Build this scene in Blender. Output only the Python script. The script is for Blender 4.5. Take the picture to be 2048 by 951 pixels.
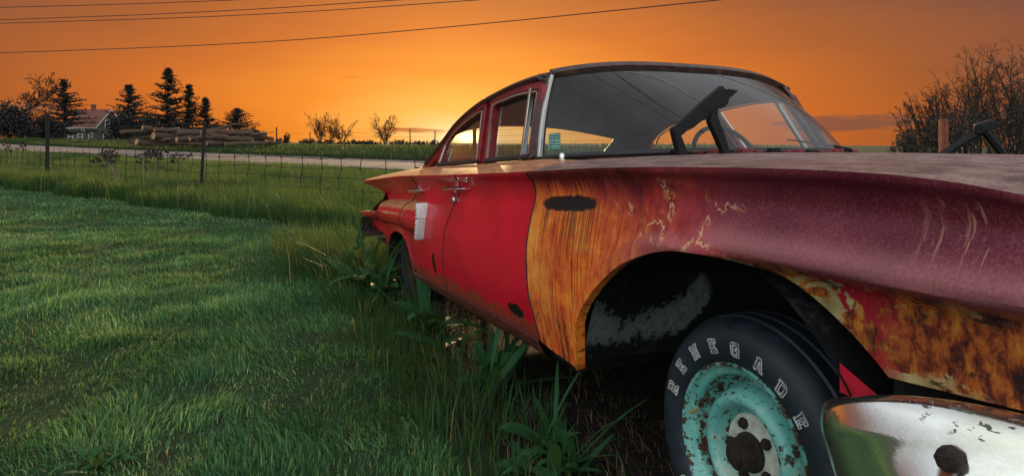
import bpy, math, random
import numpy as np
from mathutils import Vector, Matrix

random.seed(7); rng = np.random.default_rng(11)
SC = bpy.context.scene
for o in list(bpy.data.objects): bpy.data.objects.remove(o)
COL = SC.collection

# ------------------------------------------------------------------ camera
FPX, HOR, CZ = 1280.0, 297.0, 1.0            # focal length in photo pixels, horizon row, eye height
cam_d = bpy.data.cameras.new('camera'); cam = bpy.data.objects.new('camera', cam_d); COL.objects.link(cam)
cam.location = (0, 0, CZ); cam.rotation_euler = (math.radians(90), 0, 0)
cam_d.sensor_width = 36; cam_d.lens = FPX / 2048 * 36; cam_d.shift_y = -(475.5 - HOR) / 2048
cam_d.clip_start = .05; cam_d.clip_end = 6000
SC.camera = cam
SC.render.resolution_x, SC.render.resolution_y = 1024, 475

# ------------------------------------------------------------------ view
SC.view_settings.view_transform = 'Standard'; SC.view_settings.look = 'None'
SC.view_settings.exposure = 0.0; SC.view_settings.gamma = 1; SC.view_settings.use_curve_mapping = False

# ------------------------------------------------------------------ node helper
class N:
    """small expression helper over a node tree"""
    def __init__(s, nt): s.nt = nt; s.nodes = nt.nodes; s.links = nt.links
    def new(s, t, **kw):
        n = s.nodes.new(t)
        for k, v in kw.items(): setattr(n, k, v)
        return n
    def put(s, sock, v):
        if isinstance(v, bpy.types.NodeSocket): s.links.new(v, sock)
        elif v is not None:
            if sock.type == 'RGBA' and len(v) == 3: v = (*v, 1)
            sock.default_value = v
    def m(s, op, a, b=None, c=None, clamp=False):
        n = s.new('ShaderNodeMath', operation=op); n.use_clamp = clamp
        s.put(n.inputs[0], a); s.put(n.inputs[1], b); s.put(n.inputs[2], c)
        return n.outputs[0]
    def add(s, a, b): return s.m('ADD', a, b)
    def sub(s, a, b): return s.m('SUBTRACT', a, b)
    def mul(s, a, b): return s.m('MULTIPLY', a, b)
    def sep(s, v):
        n = s.new('ShaderNodeSeparateXYZ'); s.put(n.inputs[0], v); return n.outputs
    def comb(s, x, y, z):
        n = s.new('ShaderNodeCombineXYZ'); s.put(n.inputs[0], x); s.put(n.inputs[1], y); s.put(n.inputs[2], z); return n.outputs[0]
    def step(s, v, lo, hi):
        n = s.new('ShaderNodeMapRange', interpolation_type='SMOOTHSTEP')
        s.put(n.inputs['Value'], v)
        inv = lo > hi
        if inv: lo, hi = hi, lo
        n.inputs['From Min'].default_value = lo; n.inputs['From Max'].default_value = hi
        n.inputs['To Min'].default_value = 1 if inv else 0; n.inputs['To Max'].default_value = 0 if inv else 1
        return n.outputs[0]
    def ramp(s, v, stops, interp='LINEAR'):
        n = s.new('ShaderNodeValToRGB'); cr = n.color_ramp; cr.interpolation = interp
        while len(cr.elements) < len(stops): cr.elements.new(.5)
        for e, (p, c) in zip(cr.elements, stops):
            e.position = p; e.color = (*c, 1) if len(c) == 3 else c
        s.put(n.inputs[0], v); return n.outputs[0]
    def mix(s, f, a, b, blend='MIX'):
        n = s.new('ShaderNodeMix', data_type='RGBA', blend_type=blend)
        s.put(n.inputs[0], f); s.put(n.inputs[6], a); s.put(n.inputs[7], b); return n.outputs[2]
    def noise(s, vec, scale=5, detail=4, rough=.55, dist=0, col=False):
        n = s.new('ShaderNodeTexNoise'); s.put(n.inputs['Vector'], vec)
        n.inputs['Scale'].default_value = scale; n.inputs['Detail'].default_value = detail
        n.inputs['Roughness'].default_value = rough; n.inputs['Distortion'].default_value = dist
        return n.outputs[1 if col else 0]
    def voro(s, vec, scale=5, feature='F1'):
        n = s.new('ShaderNodeTexVoronoi', feature=feature); s.put(n.inputs['Vector'], vec)
        n.inputs['Scale'].default_value = scale; return n.outputs[0]
    def obj(s): return s.new('ShaderNodeTexCoord').outputs['Object']
    def scale(s, v, x, y, z):
        n = s.new('ShaderNodeVectorMath', operation='MULTIPLY'); s.put(n.inputs[0], v); n.inputs[1].default_value = (x, y, z); return n.outputs[0]
    def bump(s, h, strength=.3, dist=.01):
        n = s.new('ShaderNodeBump'); s.put(n.inputs['Height'], h)
        n.inputs['Strength'].default_value = strength; n.inputs['Distance'].default_value = dist; return n.outputs[0]
    def sh(s, t, **kw):
        n = s.new(t)
        for k, v in kw.items(): s.put(n.inputs[k.replace('_', ' ')], v)
        return n.outputs[0]
    def mixsh(s, f, a, b):
        n = s.new('ShaderNodeMixShader'); s.put(n.inputs[0], f); s.put(n.inputs[1], a); s.put(n.inputs[2], b); return n.outputs[0]

def srgb(r, g, b):
    return tuple(((c/255)/12.92 if c <= 10 else (((c/255)+.055)/1.055)**2.4) for c in (r, g, b))

# ------------------------------------------------------------------ world: sunset sky
SUN_AZ = math.atan2((936 - 1024) / FPX, 1.0)      # measured from +Y towards +X
SUN_EL = math.radians(6.0)
W_ = bpy.data.worlds.new('World'); SC.world = W_; W_.use_nodes = True
w = N(W_.node_tree); w.nodes.clear()
sky = w.new('ShaderNodeTexSky', sky_type='NISHITA'); sky.sun_disc = False
sky.sun_elevation = SUN_EL; sky.sun_rotation = SUN_AZ; sky.dust_density = 4; sky.air_density = 1.5
dirv = w.new('ShaderNodeTexCoord').outputs['Generated']
dx, dy, dz = w.sep(dirv)
az = w.sub(w.m('ARCTAN2', dx, dy), SUN_AZ)
el = w.m('ARCSINE', dz)
el1 = w.sub(el, .018)
dd = w.m('SQRT', w.add(w.m('POWER', w.mul(w.mul(az, .55), w.m('COSINE', el)), 2.0), w.m('POWER', w.m('MINIMUM', w.mul(el1, 1.5), .92), 2.0)))
# slow uneven veil
veil = w.noise(w.comb(w.mul(az, 1.6), w.mul(el, 9.0), 0.0), 1.7, 5, .55)
dd2 = w.add(dd, w.mul(w.sub(veil, .5), .12))
glow = w.ramp(w.m('DIVIDE', dd2, 2.0), [
    (0.0, (1.0, .86, .5)), (.010, (1.0, .66, .26)), (.035, srgb(252, 178, 84)), (.078, srgb(238, 136, 44)),
    (.125, srgb(206, 106, 38)), (.18, srgb(168, 90, 44)), (.235, srgb(126, 76, 58)), (.31, srgb(120, 90, 86)),
    (.46, (.56, .58, .62)), (.66, (1.15, 1.22, 1.24)), (.9, (1.85, 1.95, 1.92))])
core = w.m('POWER', w.step(dd, .035, 0.0), 3.0)
# stratus bars low over the horizon
cl_n = w.noise(w.comb(w.mul(az, 7.0), w.mul(el, 70.0), 3.1), 1.0, 6, .6)
def blob(a0, e0, wa, we):
    u = w.m('DIVIDE', w.sub(az, a0), wa); v = w.m('DIVIDE', w.sub(el, e0), we)
    return w.m('EXPONENT', w.mul(w.add(w.mul(u, u), w.mul(v, v)), -1.0))
aim = lambda px: math.atan2((px - 1024) / FPX, 1.0) - SUN_AZ
band = w.m('MAXIMUM', w.m('MAXIMUM', blob(aim(1775), .036, .13, .020), w.mul(blob(aim(815), .029, .085, .0075), .9)),
           w.m('MAXIMUM', w.mul(blob(aim(2040), .045, .16, .015), .8), w.mul(blob(aim(-150), .05, .2, .012), .6)))
cmask = w.step(w.add(w.mul(band, .95), w.mul(w.sub(cl_n, .5), 2.4)), .42, .78)
cloudc = w.mix(w.step(dd, .05, .35), srgb(178, 84, 44), srgb(124, 80, 66))
skyc = w.mix(w.mul(cmask, .85), glow, cloudc)
nis = w.new('ShaderNodeBackground'); w.put(nis.inputs[0], sky.outputs[0]); nis.inputs[1].default_value = .005
bg = w.new('ShaderNodeBackground'); w.put(bg.inputs[0], skyc); bg.inputs[1].default_value = 1.0
bg2 = w.new('ShaderNodeBackground'); bg2.inputs[0].default_value = (1, .62, .22, 1); w.put(bg2.inputs[1], w.mul(core, 9.0))
a1 = w.new('ShaderNodeAddShader'); w.links.new(bg.outputs[0], a1.inputs[0]); w.links.new(nis.outputs[0], a1.inputs[1])
a2 = w.new('ShaderNodeAddShader'); w.links.new(a1.outputs[0], a2.inputs[0]); w.links.new(bg2.outputs[0], a2.inputs[1])
wo = w.new('ShaderNodeOutputWorld'); w.links.new(a2.outputs[0], wo.inputs[0])

# ------------------------------------------------------------------ sun
sd = bpy.data.lights.new('sun', 'SUN'); sd.energy = 5.0; sd.angle = math.radians(.6); sd.color = (1.0, .66, .32)
sun = bpy.data.objects.new('sun', sd); COL.objects.link(sun)
sv = Vector((math.sin(SUN_AZ) * math.cos(SUN_EL), math.cos(SUN_AZ) * math.cos(SUN_EL), math.sin(SUN_EL)))
sun.rotation_euler = (-sv).to_track_quat('-Z', 'Y').to_euler(); sun.location = sv * 50

# ------------------------------------------------------------------ scene helpers
def tag(o, label=None, cat=None, group=None, kind=None):
    if label: o['label'] = label
    if cat: o['category'] = cat
    if group: o['group'] = group
    if kind: o['kind'] = kind
    return o
def empty(name, loc=(0, 0, 0), rz=0, parent=None):
    o = bpy.data.objects.new(name, None); COL.objects.link(o)
    o.location = loc; o.rotation_euler = (0, 0, rz); o.empty_display_size = .1
    if parent: o.parent = parent
    return o
def mobj(name, me, mat=None, parent=None):
    o = bpy.data.objects.new(name, me); COL.objects.link(o)
    if mat is not None and len(me.materials) == 0: me.materials.append(mat)
    if parent: o.parent = parent
    return o
class MB:
    """collects vertices and faces"""
    def __init__(s): s.v = []; s.f = []; s.mi = []; s.cur = 0
    def face(s, idx): s.f.append(tuple(idx)); s.mi.append(s.cur)
    def verts(s, pts):
        b = len(s.v); s.v.extend([tuple(p) for p in pts]); return b
    def grid(s, rows, flip=False, closed_u=False):
        """rows: list of equally long point lists"""
        n = len(rows[0]); b = s.verts([p for r in rows for p in r])
        for i in range(len(rows) - 1):
            for j in range(n if closed_u else n - 1):
                k = (j + 1) % n
                q = [b + i*n + j, b + i*n + k, b + (i+1)*n + k, b + (i+1)*n + j]
                s.face(q[::-1] if flip else q)
        return b
    def tube(s, pts, rad, seg=6, caps=True):
        pts = [Vector(p) for p in pts]; n = len(pts)
        rads = rad if isinstance(rad, (list, tuple)) else [rad] * n
        up = None; rings = []
        for i, p in enumerate(pts):
            t = (pts[min(i+1, n-1)] - pts[max(i-1, 0)]).normalized()
            if up is None:
                up = Vector((0, 0, 1)) if abs(t.z) < .9 else Vector((1, 0, 0))
            a = t.cross(up)
            if a.length < 1e-6: a = t.cross(Vector((.3, 1, .2)))
            a.normalize(); bvec = a.cross(t).normalized(); up = bvec
            rings.append([p + (a*math.cos(2*math.pi*k/seg) + bvec*math.sin(2*math.pi*k/seg)) * rads[i] for k in range(seg)])
        b = s.grid(rings, closed_u=True, flip=True)
        if caps:
            s.face([b + k for k in range(seg)]); s.face([b + (n-1)*seg + k for k in reversed(range(seg))])
    def box(s, c, d, rot=None):
        hx, hy, hz = d[0]/2, d[1]/2, d[2]/2
        P = [Vector((x, y, z)) for x in (-hx, hx) for y in (-hy, hy) for z in (-hz, hz)]
        if rot is not None: P = [rot @ p for p in P]
        b = s.verts([Vector(c) + p for p in P])
        for q in ((0,1,3,2),(4,6,7,5),(0,4,5,1),(2,3,7,6),(0,2,6,4),(1,5,7,3)): s.face([b+i for i in q])
    def prism(s, poly, off):
        """closed polygon extruded by vector off"""
        n = len(poly); off = Vector(off)
        b = s.verts(poly); c = s.verts([Vector(p) + off for p in poly])
        s.face([b+i for i in reversed(range(n))]); s.face([c+i for i in range(n)])
        for i in range(n):
            j = (i+1) % n; s.face([b+i, b+j, c+j, c+i])
    def lathe(s, prof, seg=48, axis='y', c=(0, 0, 0)):
        """prof: (radius, offset) pairs, turned about axis y through c"""
        rows = []
        for r, o in prof:
            rows.append([(c[0] + r*math.cos(2*math.pi*k/seg), c[1] + o, c[2] + r*math.sin(2*math.pi*k/seg)) for k in range(seg)])
        s.grid(rows, closed_u=True)
    def mesh(s, name, smooth=True, angle=38, mats=None):
        me = bpy.data.meshes.new(name); me.from_pydata(s.v, [], s.f); me.update()
        if mats:
            for m in mats: me.materials.append(m)
            me.polygons.foreach_set('material_index', s.mi)
        if smooth:
            me.polygons.foreach_set('use_smooth', [True] * len(me.polygons)); me.set_sharp_from_angle(angle=math.radians(angle))
        return me
    def build(s, name, mat, parent=None, smooth=True, angle=38, mats=None, bevel=0):
        o = mobj(name, s.mesh(name, smooth, angle, mats), None if mats else mat, parent)
        if bevel:
            b = o.modifiers.new('bevel', 'BEVEL'); b.width = bevel; b.segments = 2; b.limit_method = 'ANGLE'
        return o
def spline(pts):
    """monotone-ish cubic through (x, y) points; returns f(x)"""
    P = sorted(pts); xs = np.array([p[0] for p in P], float); ys = np.array([p[1] for p in P], float)
    d = np.diff(ys) / np.diff(xs); mm = np.zeros(len(xs)); mm[0] = d[0]; mm[-1] = d[-1]
    for i in range(1, len(xs)-1): mm[i] = 0 if d[i-1]*d[i] <= 0 else 2*d[i-1]*d[i]/(d[i-1]+d[i])
    def f(x):
        x = min(max(x, xs[0]), xs[-1]); i = min(int(np.searchsorted(xs, x, 'right'))-1, len(xs)-2); i = max(i, 0)
        hh = xs[i+1]-xs[i]; t = (x-xs[i])/hh
        return float((2*t**3-3*t*t+1)*ys[i] + (t**3-2*t*t+t)*hh*mm[i] + (-2*t**3+3*t*t)*ys[i+1] + (t**3-t*t)*hh*mm[i+1])
    return f
def sst(x, a, b):
    t = (x-a)/(b-a); t = min(max(t, 0), 1); return t*t*(3-2*t)

# ------------------------------------------------------------------ materials
def material(name):
    m = bpy.data.materials.new(name); m.use_nodes = True
    n = N(m.node_tree); n.nodes.clear()
    out = n.new('ShaderNodeOutputMaterial')
    return m, n, out.inputs[0]
def pbr(n, out, col, rough=.5, metal=0, normal=None, spec=.5, coat=0, coat_rough=.1):
    b = n.new('ShaderNodeBsdfPrincipled')
    n.put(b.inputs['Base Color'], col); n.put(b.inputs['Roughness'], rough); n.put(b.inputs['Metallic'], metal)
    b.inputs['Specular IOR Level'].default_value = spec
    n.put(b.inputs['Coat Weight'], coat); b.inputs['Coat Roughness'].default_value = coat_rough
    if normal is not None: n.links.new(normal, b.inputs['Normal'])
    n.links.new(b.outputs[0], out); return b
def simple(name, col, rough=.5, metal=0, var=.25, scale=8, bump=.15, spec=.5):
    m, n, out = material(name); c = n.obj()
    nz = n.noise(c, scale, 5, .6)
    k = tuple(x*(1-var) for x in col); k2 = tuple(min(1, x*(1+var)) for x in col)
    pbr(n, out, n.ramp(nz, [(.3, k), (.7, k2)]), rough, metal, n.bump(n.noise(c, scale*6, 4), bump, .01) if bump else None, spec)
    return m
M = {}

def mat_grass(name, stops, transl=.45, dry=(.30, .24, .09), dryamt=.93):
    m, n, out = material(name)
    at = n.new('ShaderNodeAttribute', attribute_name='var').outputs['Fac']
    c = n.obj()
    big = n.noise(c, .9, 3, .6)
    col = n.ramp(n.add(n.mul(at, .62), n.mul(n.sub(big, .3), .75)), stops)
    if dryamt < 1: col = n.mix(n.step(at, dryamt, min(1, dryamt+.02)), col, dry)
    d = n.new('ShaderNodeBsdfPrincipled'); n.put(d.inputs['Base Color'], col); d.inputs['Roughness'].default_value = .62
    d.inputs['Specular IOR Level'].default_value = .25
    t = n.sh('ShaderNodeBsdfTranslucent', Color=n.mix(.35, col, (.30, .34, .03)))
    n.links.new(n.mixsh(transl, d.outputs[0], t), out); return m
M['lawn'] = mat_grass('lawn_grass', [(.14, (.009, .056, .032)), (.36, (.042, .165, .070)), (.58, (.135, .315, .105)), (.82, (.38, .50, .18))], .42, dryamt=.95)
M['tall'] = mat_grass('tall_grass', [(.1, (.012, .050, .020)), (.45, (.026, .092, .028)), (.75, (.06, .14, .038)), (1.0, (.11, .17, .05))], .42, dryamt=.96)
M['bankgrass'] = mat_grass('bank_grass', [(.1, (.010, .034, .014)), (.5, (.022, .062, .020)), (1.0, (.07, .10, .03))], .3, dryamt=.97)
M['straw'] = mat_grass('straw', [(0, (.10, .07, .035)), (.5, (.20, .15, .08)), (1, (.30, .24, .14))], .2, dryamt=2)
M['weedleaf'] = mat_grass('weed_leaf', [(0, (.016, .075, .032)), (.5, (.030, .12, .040)), (1, (.06, .17, .06))], .35, dryamt=2)

def m_ground():
    m, n, out = material('ground'); c = n.new('ShaderNodeTexCoord').outputs['Object']
    a = n.noise(c, .35, 5, .6); b = n.noise(c, 6, 5, .65); d = n.noise(c, 55, 3, .6)
    col = n.mix(n.step(a, .35, .65), (.020, .045, .016), (.040, .055, .020))
    col = n.mix(n.step(b, .45, .75), col, (.022, .018, .012))
    pbr(n, out, col, .95, 0, n.bump(n.add(d, b), .6, .03), .2); return m
M['ground'] = m_ground()
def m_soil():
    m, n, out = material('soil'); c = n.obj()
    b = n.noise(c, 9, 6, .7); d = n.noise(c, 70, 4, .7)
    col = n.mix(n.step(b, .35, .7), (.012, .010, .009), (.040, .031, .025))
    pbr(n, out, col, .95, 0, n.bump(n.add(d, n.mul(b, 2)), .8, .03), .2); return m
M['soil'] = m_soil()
def m_road():
    m, n, out = material('road'); c = n.obj()
    y = n.sep(c)[1]
    tr = n.noise(n.scale(c, .05, 1.6, 1), 1.0, 4, .6)
    fine = n.noise(c, 40, 3, .7)
    col = n.mix(n.step(tr, .35, .65), (.19, .145, .125), (.29, .225, .20))
    col = n.mix(n.mul(n.step(fine, .45, .7), .4), col, (.10, .085, .08))
    pbr(n, out, col, .95, 0, n.bump(fine, .5, .02), .08); return m
M['road'] = m_road()

# ---- car materials; every car part uses the car's own axes: x = -s (forward), y = -w, z = height
def axes(n):
    c = n.obj(); x, y, z = n.sep(c); return c, n.mul(x, -1.0), z
def m_red():
    m, n, out = material('red_paint'); c, s, h = axes(n)
    blotch = n.noise(c, 2.2, 5, .6); fine = n.noise(c, 120, 2, .5); st = n.noise(n.scale(c, 22, 22, 1.2), 1, 4, .6)
    col = n.mix(n.step(blotch, .3, .72), (.50, .002, .022), (.78, .003, .036))
    col = n.mix(n.mul(n.step(st, .55, .75), .25), col, (.40, .05, .02))
    # rust eaten along the lower edge and freckles
    low = n.sub(h, n.add(.375, n.mul(n.sub(1.4, s), .045)))
    r1 = n.step(n.add(n.mul(n.noise(c, 11, 6, .7), .16), n.mul(low, -1.0)), .045, .075)
    rn = n.noise(c, 26, 6, .65); spots = n.step(rn, .72, .76)
    # two eaten-through corners
    def pit(s0, h0, a, b):
        u = n.m('DIVIDE', n.sub(s, s0), a); v = n.m('DIVIDE', n.sub(h, h0), b)
        return n.step(n.add(n.add(n.mul(u, u), n.mul(v, v)), n.mul(n.sub(n.noise(c, 30, 5, .7), .5), 2.4)), 1.0, .7)
    p = n.m('MAXIMUM', pit(.955, .425, .075, .024), pit(1.985, .42, .030, .060))
    rust = n.ramp(n.noise(c, 40, 5, .7), [(.3, (.05, .012, .008)), (.6, (.20, .05, .015)), (.8, (.38, .13, .03))])
    col = n.mix(n.mul(r1, .8), col, rust); col = n.mix(n.mul(spots, .5), col, rust)
    # ochre upper faces of rear pod and shelf: burnt-off paint plus painted gold sunlight
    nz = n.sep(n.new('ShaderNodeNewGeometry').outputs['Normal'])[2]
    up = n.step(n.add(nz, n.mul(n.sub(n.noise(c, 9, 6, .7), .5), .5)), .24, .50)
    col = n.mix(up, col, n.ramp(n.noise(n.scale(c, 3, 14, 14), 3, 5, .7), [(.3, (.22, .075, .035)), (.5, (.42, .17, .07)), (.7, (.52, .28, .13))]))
    # bare primer blotches on the pod
    bl = n.mul(n.step(n.noise(c, 7, 5, .7), .56, .63), n.step(s, 2.9, 3.2))
    col = n.mix(n.mul(bl, .8), col, (.05, .022, .016))
    col = n.mix(p, col, (.010, .007, .007))
    rough = n.add(.30, n.mul(n.m('MAXIMUM', up, r1), .35)); dent = n.noise(c, 2.6, 2, .4)
    pbr(n, out, col, rough, 0, n.bump(n.add(n.add(n.mul(fine, .5), n.mul(dent, 9.0)), n.mul(n.m('MAXIMUM', p, spots), -2.0)), .12, .004), .28, .12, .10); return m
M['red'] = m_red()
def m_fender():
    m, n, out = material('rusted_fender'); c, s, h = axes(n)
    wob = n.noise(c, 5, 5, .6); wob2 = n.noise(c, 2.1, 4, .55)
    streak = n.noise(n.scale(c, 62, 8, 3.2), 1, 7, .72); fstreak = n.noise(n.scale(c, 240, 20, 22.0), 1, 5, .8); drip = n.noise(n.scale(c, 120, 8, 3.0), 1, 3, .55)
    speck = n.noise(c, 230, 3, .65); mid = n.noise(c, 16, 6, .65)
    # maroon paint, chalky towards the nose
    maroon = n.ramp(n.add(n.mul(wob, .35), n.add(n.mul(speck, .50), n.mul(wob2, .22))), [(.36, (.045, .006, .014)), (.52, (.165, .022, .040)), (.72, (.34, .085, .110))])
    red = n.ramp(n.add(n.mul(mid, .7), n.mul(streak, .3)), [(.34, (.10, .006, .016)), (.48, (.38, .018, .032)), (.64, (.68, .075, .035))])
    col = n.mix(n.step(n.add(wob2, n.mul(s, .5)), .4, .75), maroon, red)
    # burnt orange rear half with vertical runs
    ov = n.add(n.mul(streak, .20), n.add(n.mul(fstreak, .20), n.add(n.mul(mid, .40), n.mul(n.noise(c, 70, 6, .75), .26))))
    ov = n.add(ov, n.mul(n.sub(wob, .5), .22))
    orange = n.ramp(ov, [(.36, (.10, .010, .012)), (.42, (.50, .042, .018)), (.49, (.88, .145, .016)), (.56, (.95, .26, .025)), (.68, (.95, .46, .08))])
    zone = n.add(n.add(s, n.mul(n.sub(wob2, .5), .75)), n.add(n.mul(n.sub(streak, .5), .35), n.mul(n.sub(.70, h), .50)))
    of = n.step(zone, -.05, .52)
    orange = n.mix(n.mul(n.step(n.noise(c, 3.3, 5, .65), .47, .60), .75), orange, n.ramp(n.add(n.mul(fstreak, .5), n.mul(mid, .5)), [(.34, (.20, .012, .014)), (.48, (.62, .070, .018)), (.64, (.88, .22, .03))]))
    orange = n.mix(n.mul(n.step(drip, .575, .625), .80), orange, (.11, .010, .010))
    orange = n.mix(n.mul(n.step(n.noise(c, 75, 5, .7), .62, .68), .7), orange, (.07, .018, .010))
    # upper band under the crease keeps the old paint
    of = n.mul(of, n.step(n.add(h, n.add(n.mul(n.sub(streak, .5), .22), n.mul(n.sub(mid, .5), .10))), .910, .835))
    col = n.mix(n.mul(of, .96), col, orange)
    # yellow glow of bare primer beside the door edge
    yl = n.mul(n.step(n.add(s, n.mul(n.sub(n.add(n.mul(streak, .6), n.mul(wob, .4)), .5), .9)), .58, .80), n.mul(n.step(h, .45, .60), n.step(h, .88, .76)))
    col = n.mix(n.mul(yl, .75), col, n.ramp(n.add(n.mul(fstreak, .6), n.mul(mid, .4)), [(.32, (.60, .09, .02)), (.46, (.92, .26, .03)), (.60, (.95, .50, .10))]))
    bandm = n.mul(n.step(n.add(h, n.add(n.mul(n.sub(streak, .5), .16), n.mul(n.sub(.8, s), -.035))), .868, .905), n.step(s, .0, .2))
    col = n.mix(n.mul(bandm, .85), col, n.ramp(mid, [(.35, (.035, .006, .010)), (.65, (.15, .014, .020))]))
    # pale pink sheen painted into the lower shoulder and the rolled wheel lip
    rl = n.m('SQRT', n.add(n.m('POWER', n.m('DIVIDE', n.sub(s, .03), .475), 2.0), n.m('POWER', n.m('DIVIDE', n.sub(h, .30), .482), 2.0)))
    pink_sheen = n.m('MAXIMUM', n.mul(n.mul(n.step(h, .865, .815), n.step(h, .792, .806)), n.step(s, .02, -.12)), n.mul(n.step(rl, 1.09, 1.02), n.step(s, .28, .02)))
    col = n.mix(n.mul(pink_sheen, n.add(.22, n.mul(speck, .35))), col, (.62, .26, .27))
    # pale flaking edges of lifted paint
    ed = n.noise(c, 6.0, 7, .62, .6); line = n.step(n.m('ABSOLUTE', n.sub(ed, .52)), .012, .003)
    zl = n.mul(n.mul(n.step(s, -.25, -.05), n.step(s, .38, .2)), n.mul(n.step(h, .76, .80), n.step(h, .945, .90)))
    zl = n.mul(zl, n.step(n.noise(c, 9, 3, .5), .46, .56))
    fl = n.mul(zl, n.step(n.noise(c, 13, 6, .7), .57, .66))
    col = n.mix(n.mul(fl, .85), col, (.52, .17, .05)); col = n.mix(n.mul(n.mul(line, zl), .95), col, (.80, .46, .24))
    # pale scrapes near the nose
    sc = n.mul(n.step(n.noise(n.scale(c, 75, 8, 7), 1, 5, .75), .545, .62), n.mul(n.step(s, -.50, -.57), n.mul(n.step(h, .83, .86), n.step(h, .945, .91))))
    col = n.mix(n.mul(sc, .8), col, (.55, .26, .19))
    # soot-dark oval patch with runs below it
    u = n.m('DIVIDE', n.sub(s, .575), .175); v = n.m('DIVIDE', n.sub(h, n.add(.834, n.mul(u, -.014))), .024)
    r2 = n.add(n.m('POWER', n.m('ABSOLUTE', u), 3.0), n.m('POWER', n.m('ABSOLUTE', v), 2.0))
    patch = n.step(n.add(r2, n.mul(n.sub(n.noise(c, 28, 5, .7), .5), 1.6)), 1.25, .7)
    runs = n.mul(n.mul(n.step(n.m('ABSOLUTE', u), 1.05, .8), n.mul(n.step(h, .60, .82), n.step(h, .845, .83))), n.step(n.add(n.mul(streak, .5), n.mul(drip, .5)), .44, .54))
    col = n.mix(n.mul(runs, .75), col, (.075, .016, .012)); col = n.mix(patch, col, (.020, .010, .012))
    # charred foot of the fender
    ft = n.mul(n.step(n.noise(n.scale(c, 30, 6, 9), 1, 5, .7), .50, .62), n.mul(n.step(h, .53, .44), n.step(s, .42, .6)))
    col = n.mix(n.mul(ft, .8), col, (.035, .014, .010))
    # scabby lower apron ahead of the wheel
    lowm = n.mul(n.step(s, .0, -.12), n.step(h, .800, .778))
    patchy = n.noise(n.scale(c, 11, 11, 17), 1, 7, .70, .5); p2 = n.noise(n.scale(c, 46, 20, 24), 1, 7, .74, .2)
    lowc = n.ramp(p2, [(.36, (.018, .008, .007)), (.45, (.14, .024, .010)), (.54, (.38, .085, .014)), (.66, (.55, .22, .03))])
    lowc = n.mix(n.mul(n.step(patchy, .535, .56), n.step(s, -.66, -.44)), lowc, n.ramp(mid, [(.35, (.26, .20, .08)), (.65, (.55, .46, .22))]))
    lowc = n.mix(n.mul(n.step(n.noise(c, 10, 5, .6), .52, .66), .7), lowc, n.ramp(p2, [(.4, (.22, .07, .012)), (.6, (.60, .30, .05))]))
    lowc = n.mix(n.mul(n.step(n.noise(n.scale(c, 10, 10, 8), 1, 6, .65, .4), .525, .55), n.step(s, -.52, -.40)), lowc, (.34, .006, .024))
    lowc = n.mix(n.mul(n.step(n.noise(n.scale(c, 12, 12, 20), 1, 6, .7), .55, .62), .9), lowc, (.014, .007, .007))
    col = n.mix(lowm, col, lowc)
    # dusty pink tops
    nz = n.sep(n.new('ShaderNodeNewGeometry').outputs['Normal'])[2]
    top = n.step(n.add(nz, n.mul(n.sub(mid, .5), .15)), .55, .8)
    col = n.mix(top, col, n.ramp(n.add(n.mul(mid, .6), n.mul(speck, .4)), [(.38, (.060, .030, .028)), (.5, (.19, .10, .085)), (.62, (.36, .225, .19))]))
    rough = n.add(.44, n.mul(n.m('MAXIMUM', of, lowm), .28))
    bh = n.add(n.add(n.mul(speck, .55), n.mul(n.mul(p2, lowm), 1.6)), n.add(n.mul(fl, -.5), n.mul(fstreak, n.mul(of, .6))))
    pbr(n, out, col, rough, 0, n.bump(bh, .34, .004), .30); return m
M['fender'] = m_fender()
def m_hood():
    m, n, out = material('weathered_hood'); c, s, h = axes(n)
    a = n.noise(n.scale(c, 26, 8, 8), 1, 8, .78); b = n.noise(c, 110, 3, .6); d = n.noise(c, 3, 4, .6)
    col = n.ramp(n.add(n.mul(a, .7), n.mul(b, .35)), [(.42, (.030, .015, .017)), (.50, (.15, .080, .072)), (.60, (.40, .26, .22))])
    col = n.mix(n.mul(n.step(d, .5, .7), .5), col, (.17, .075, .065))
    pbr(n, out, col, n.add(.32, n.mul(a, .3)), 0, n.bump(n.add(a, b), .5, .008), .4); return m
M['hood'] = m_hood()
def m_roof():
    m, n, out = material('faded_roof_paint'); c = n.obj()
    a = n.noise(n.scale(c, 2, 10, 10), 2, 6, .65); b = n.noise(c, 60, 3, .6)
    col = n.ramp(a, [(.3, (.018, .008, .008)), (.55, (.055, .022, .020)), (.75, (.12, .058, .045))])
    pbr(n, out, col, .42, 0, n.bump(b, .15, .004), .5); return m
M['roof'] = m_roof()
M['chrome'] = None
def m_chrome(name, pit=.5, tint=(.80, .82, .80), rough=.10, rust=.6):
    m, n, out = material(name); c = n.obj()
    a = n.noise(c, 9, 6, .7); b = n.noise(c, 160, 3, .6); sp = n.noise(c, 38, 5, .7)
    film = n.step(n.noise(n.scale(c, 5, 5, 9), 1, 6, .7), .46, .66)
    rs = n.mul(n.step(sp, .70, .76), rust)
    col = n.mix(n.mul(film, .5), tint, (.58, .55, .40))
    col = n.mix(rs, col, (.12, .05, .02))
    pbr(n, out, col, n.add(rough, n.add(n.mul(film, .12), n.mul(rs, .5))), n.sub(.96, n.mul(rs, .9)), n.bump(n.add(n.mul(b, .5), n.mul(a, .5)), .06*pit, .01), .5); return m
M['chrome'] = m_chrome('chrome'); M['bumper'] = m_chrome('pitted_chrome', 1.6, (.86, .88, .85), .13, .9)
M['trim'] = m_chrome('dull_trim', .6, (.62, .60, .58), .25, .3)
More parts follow.
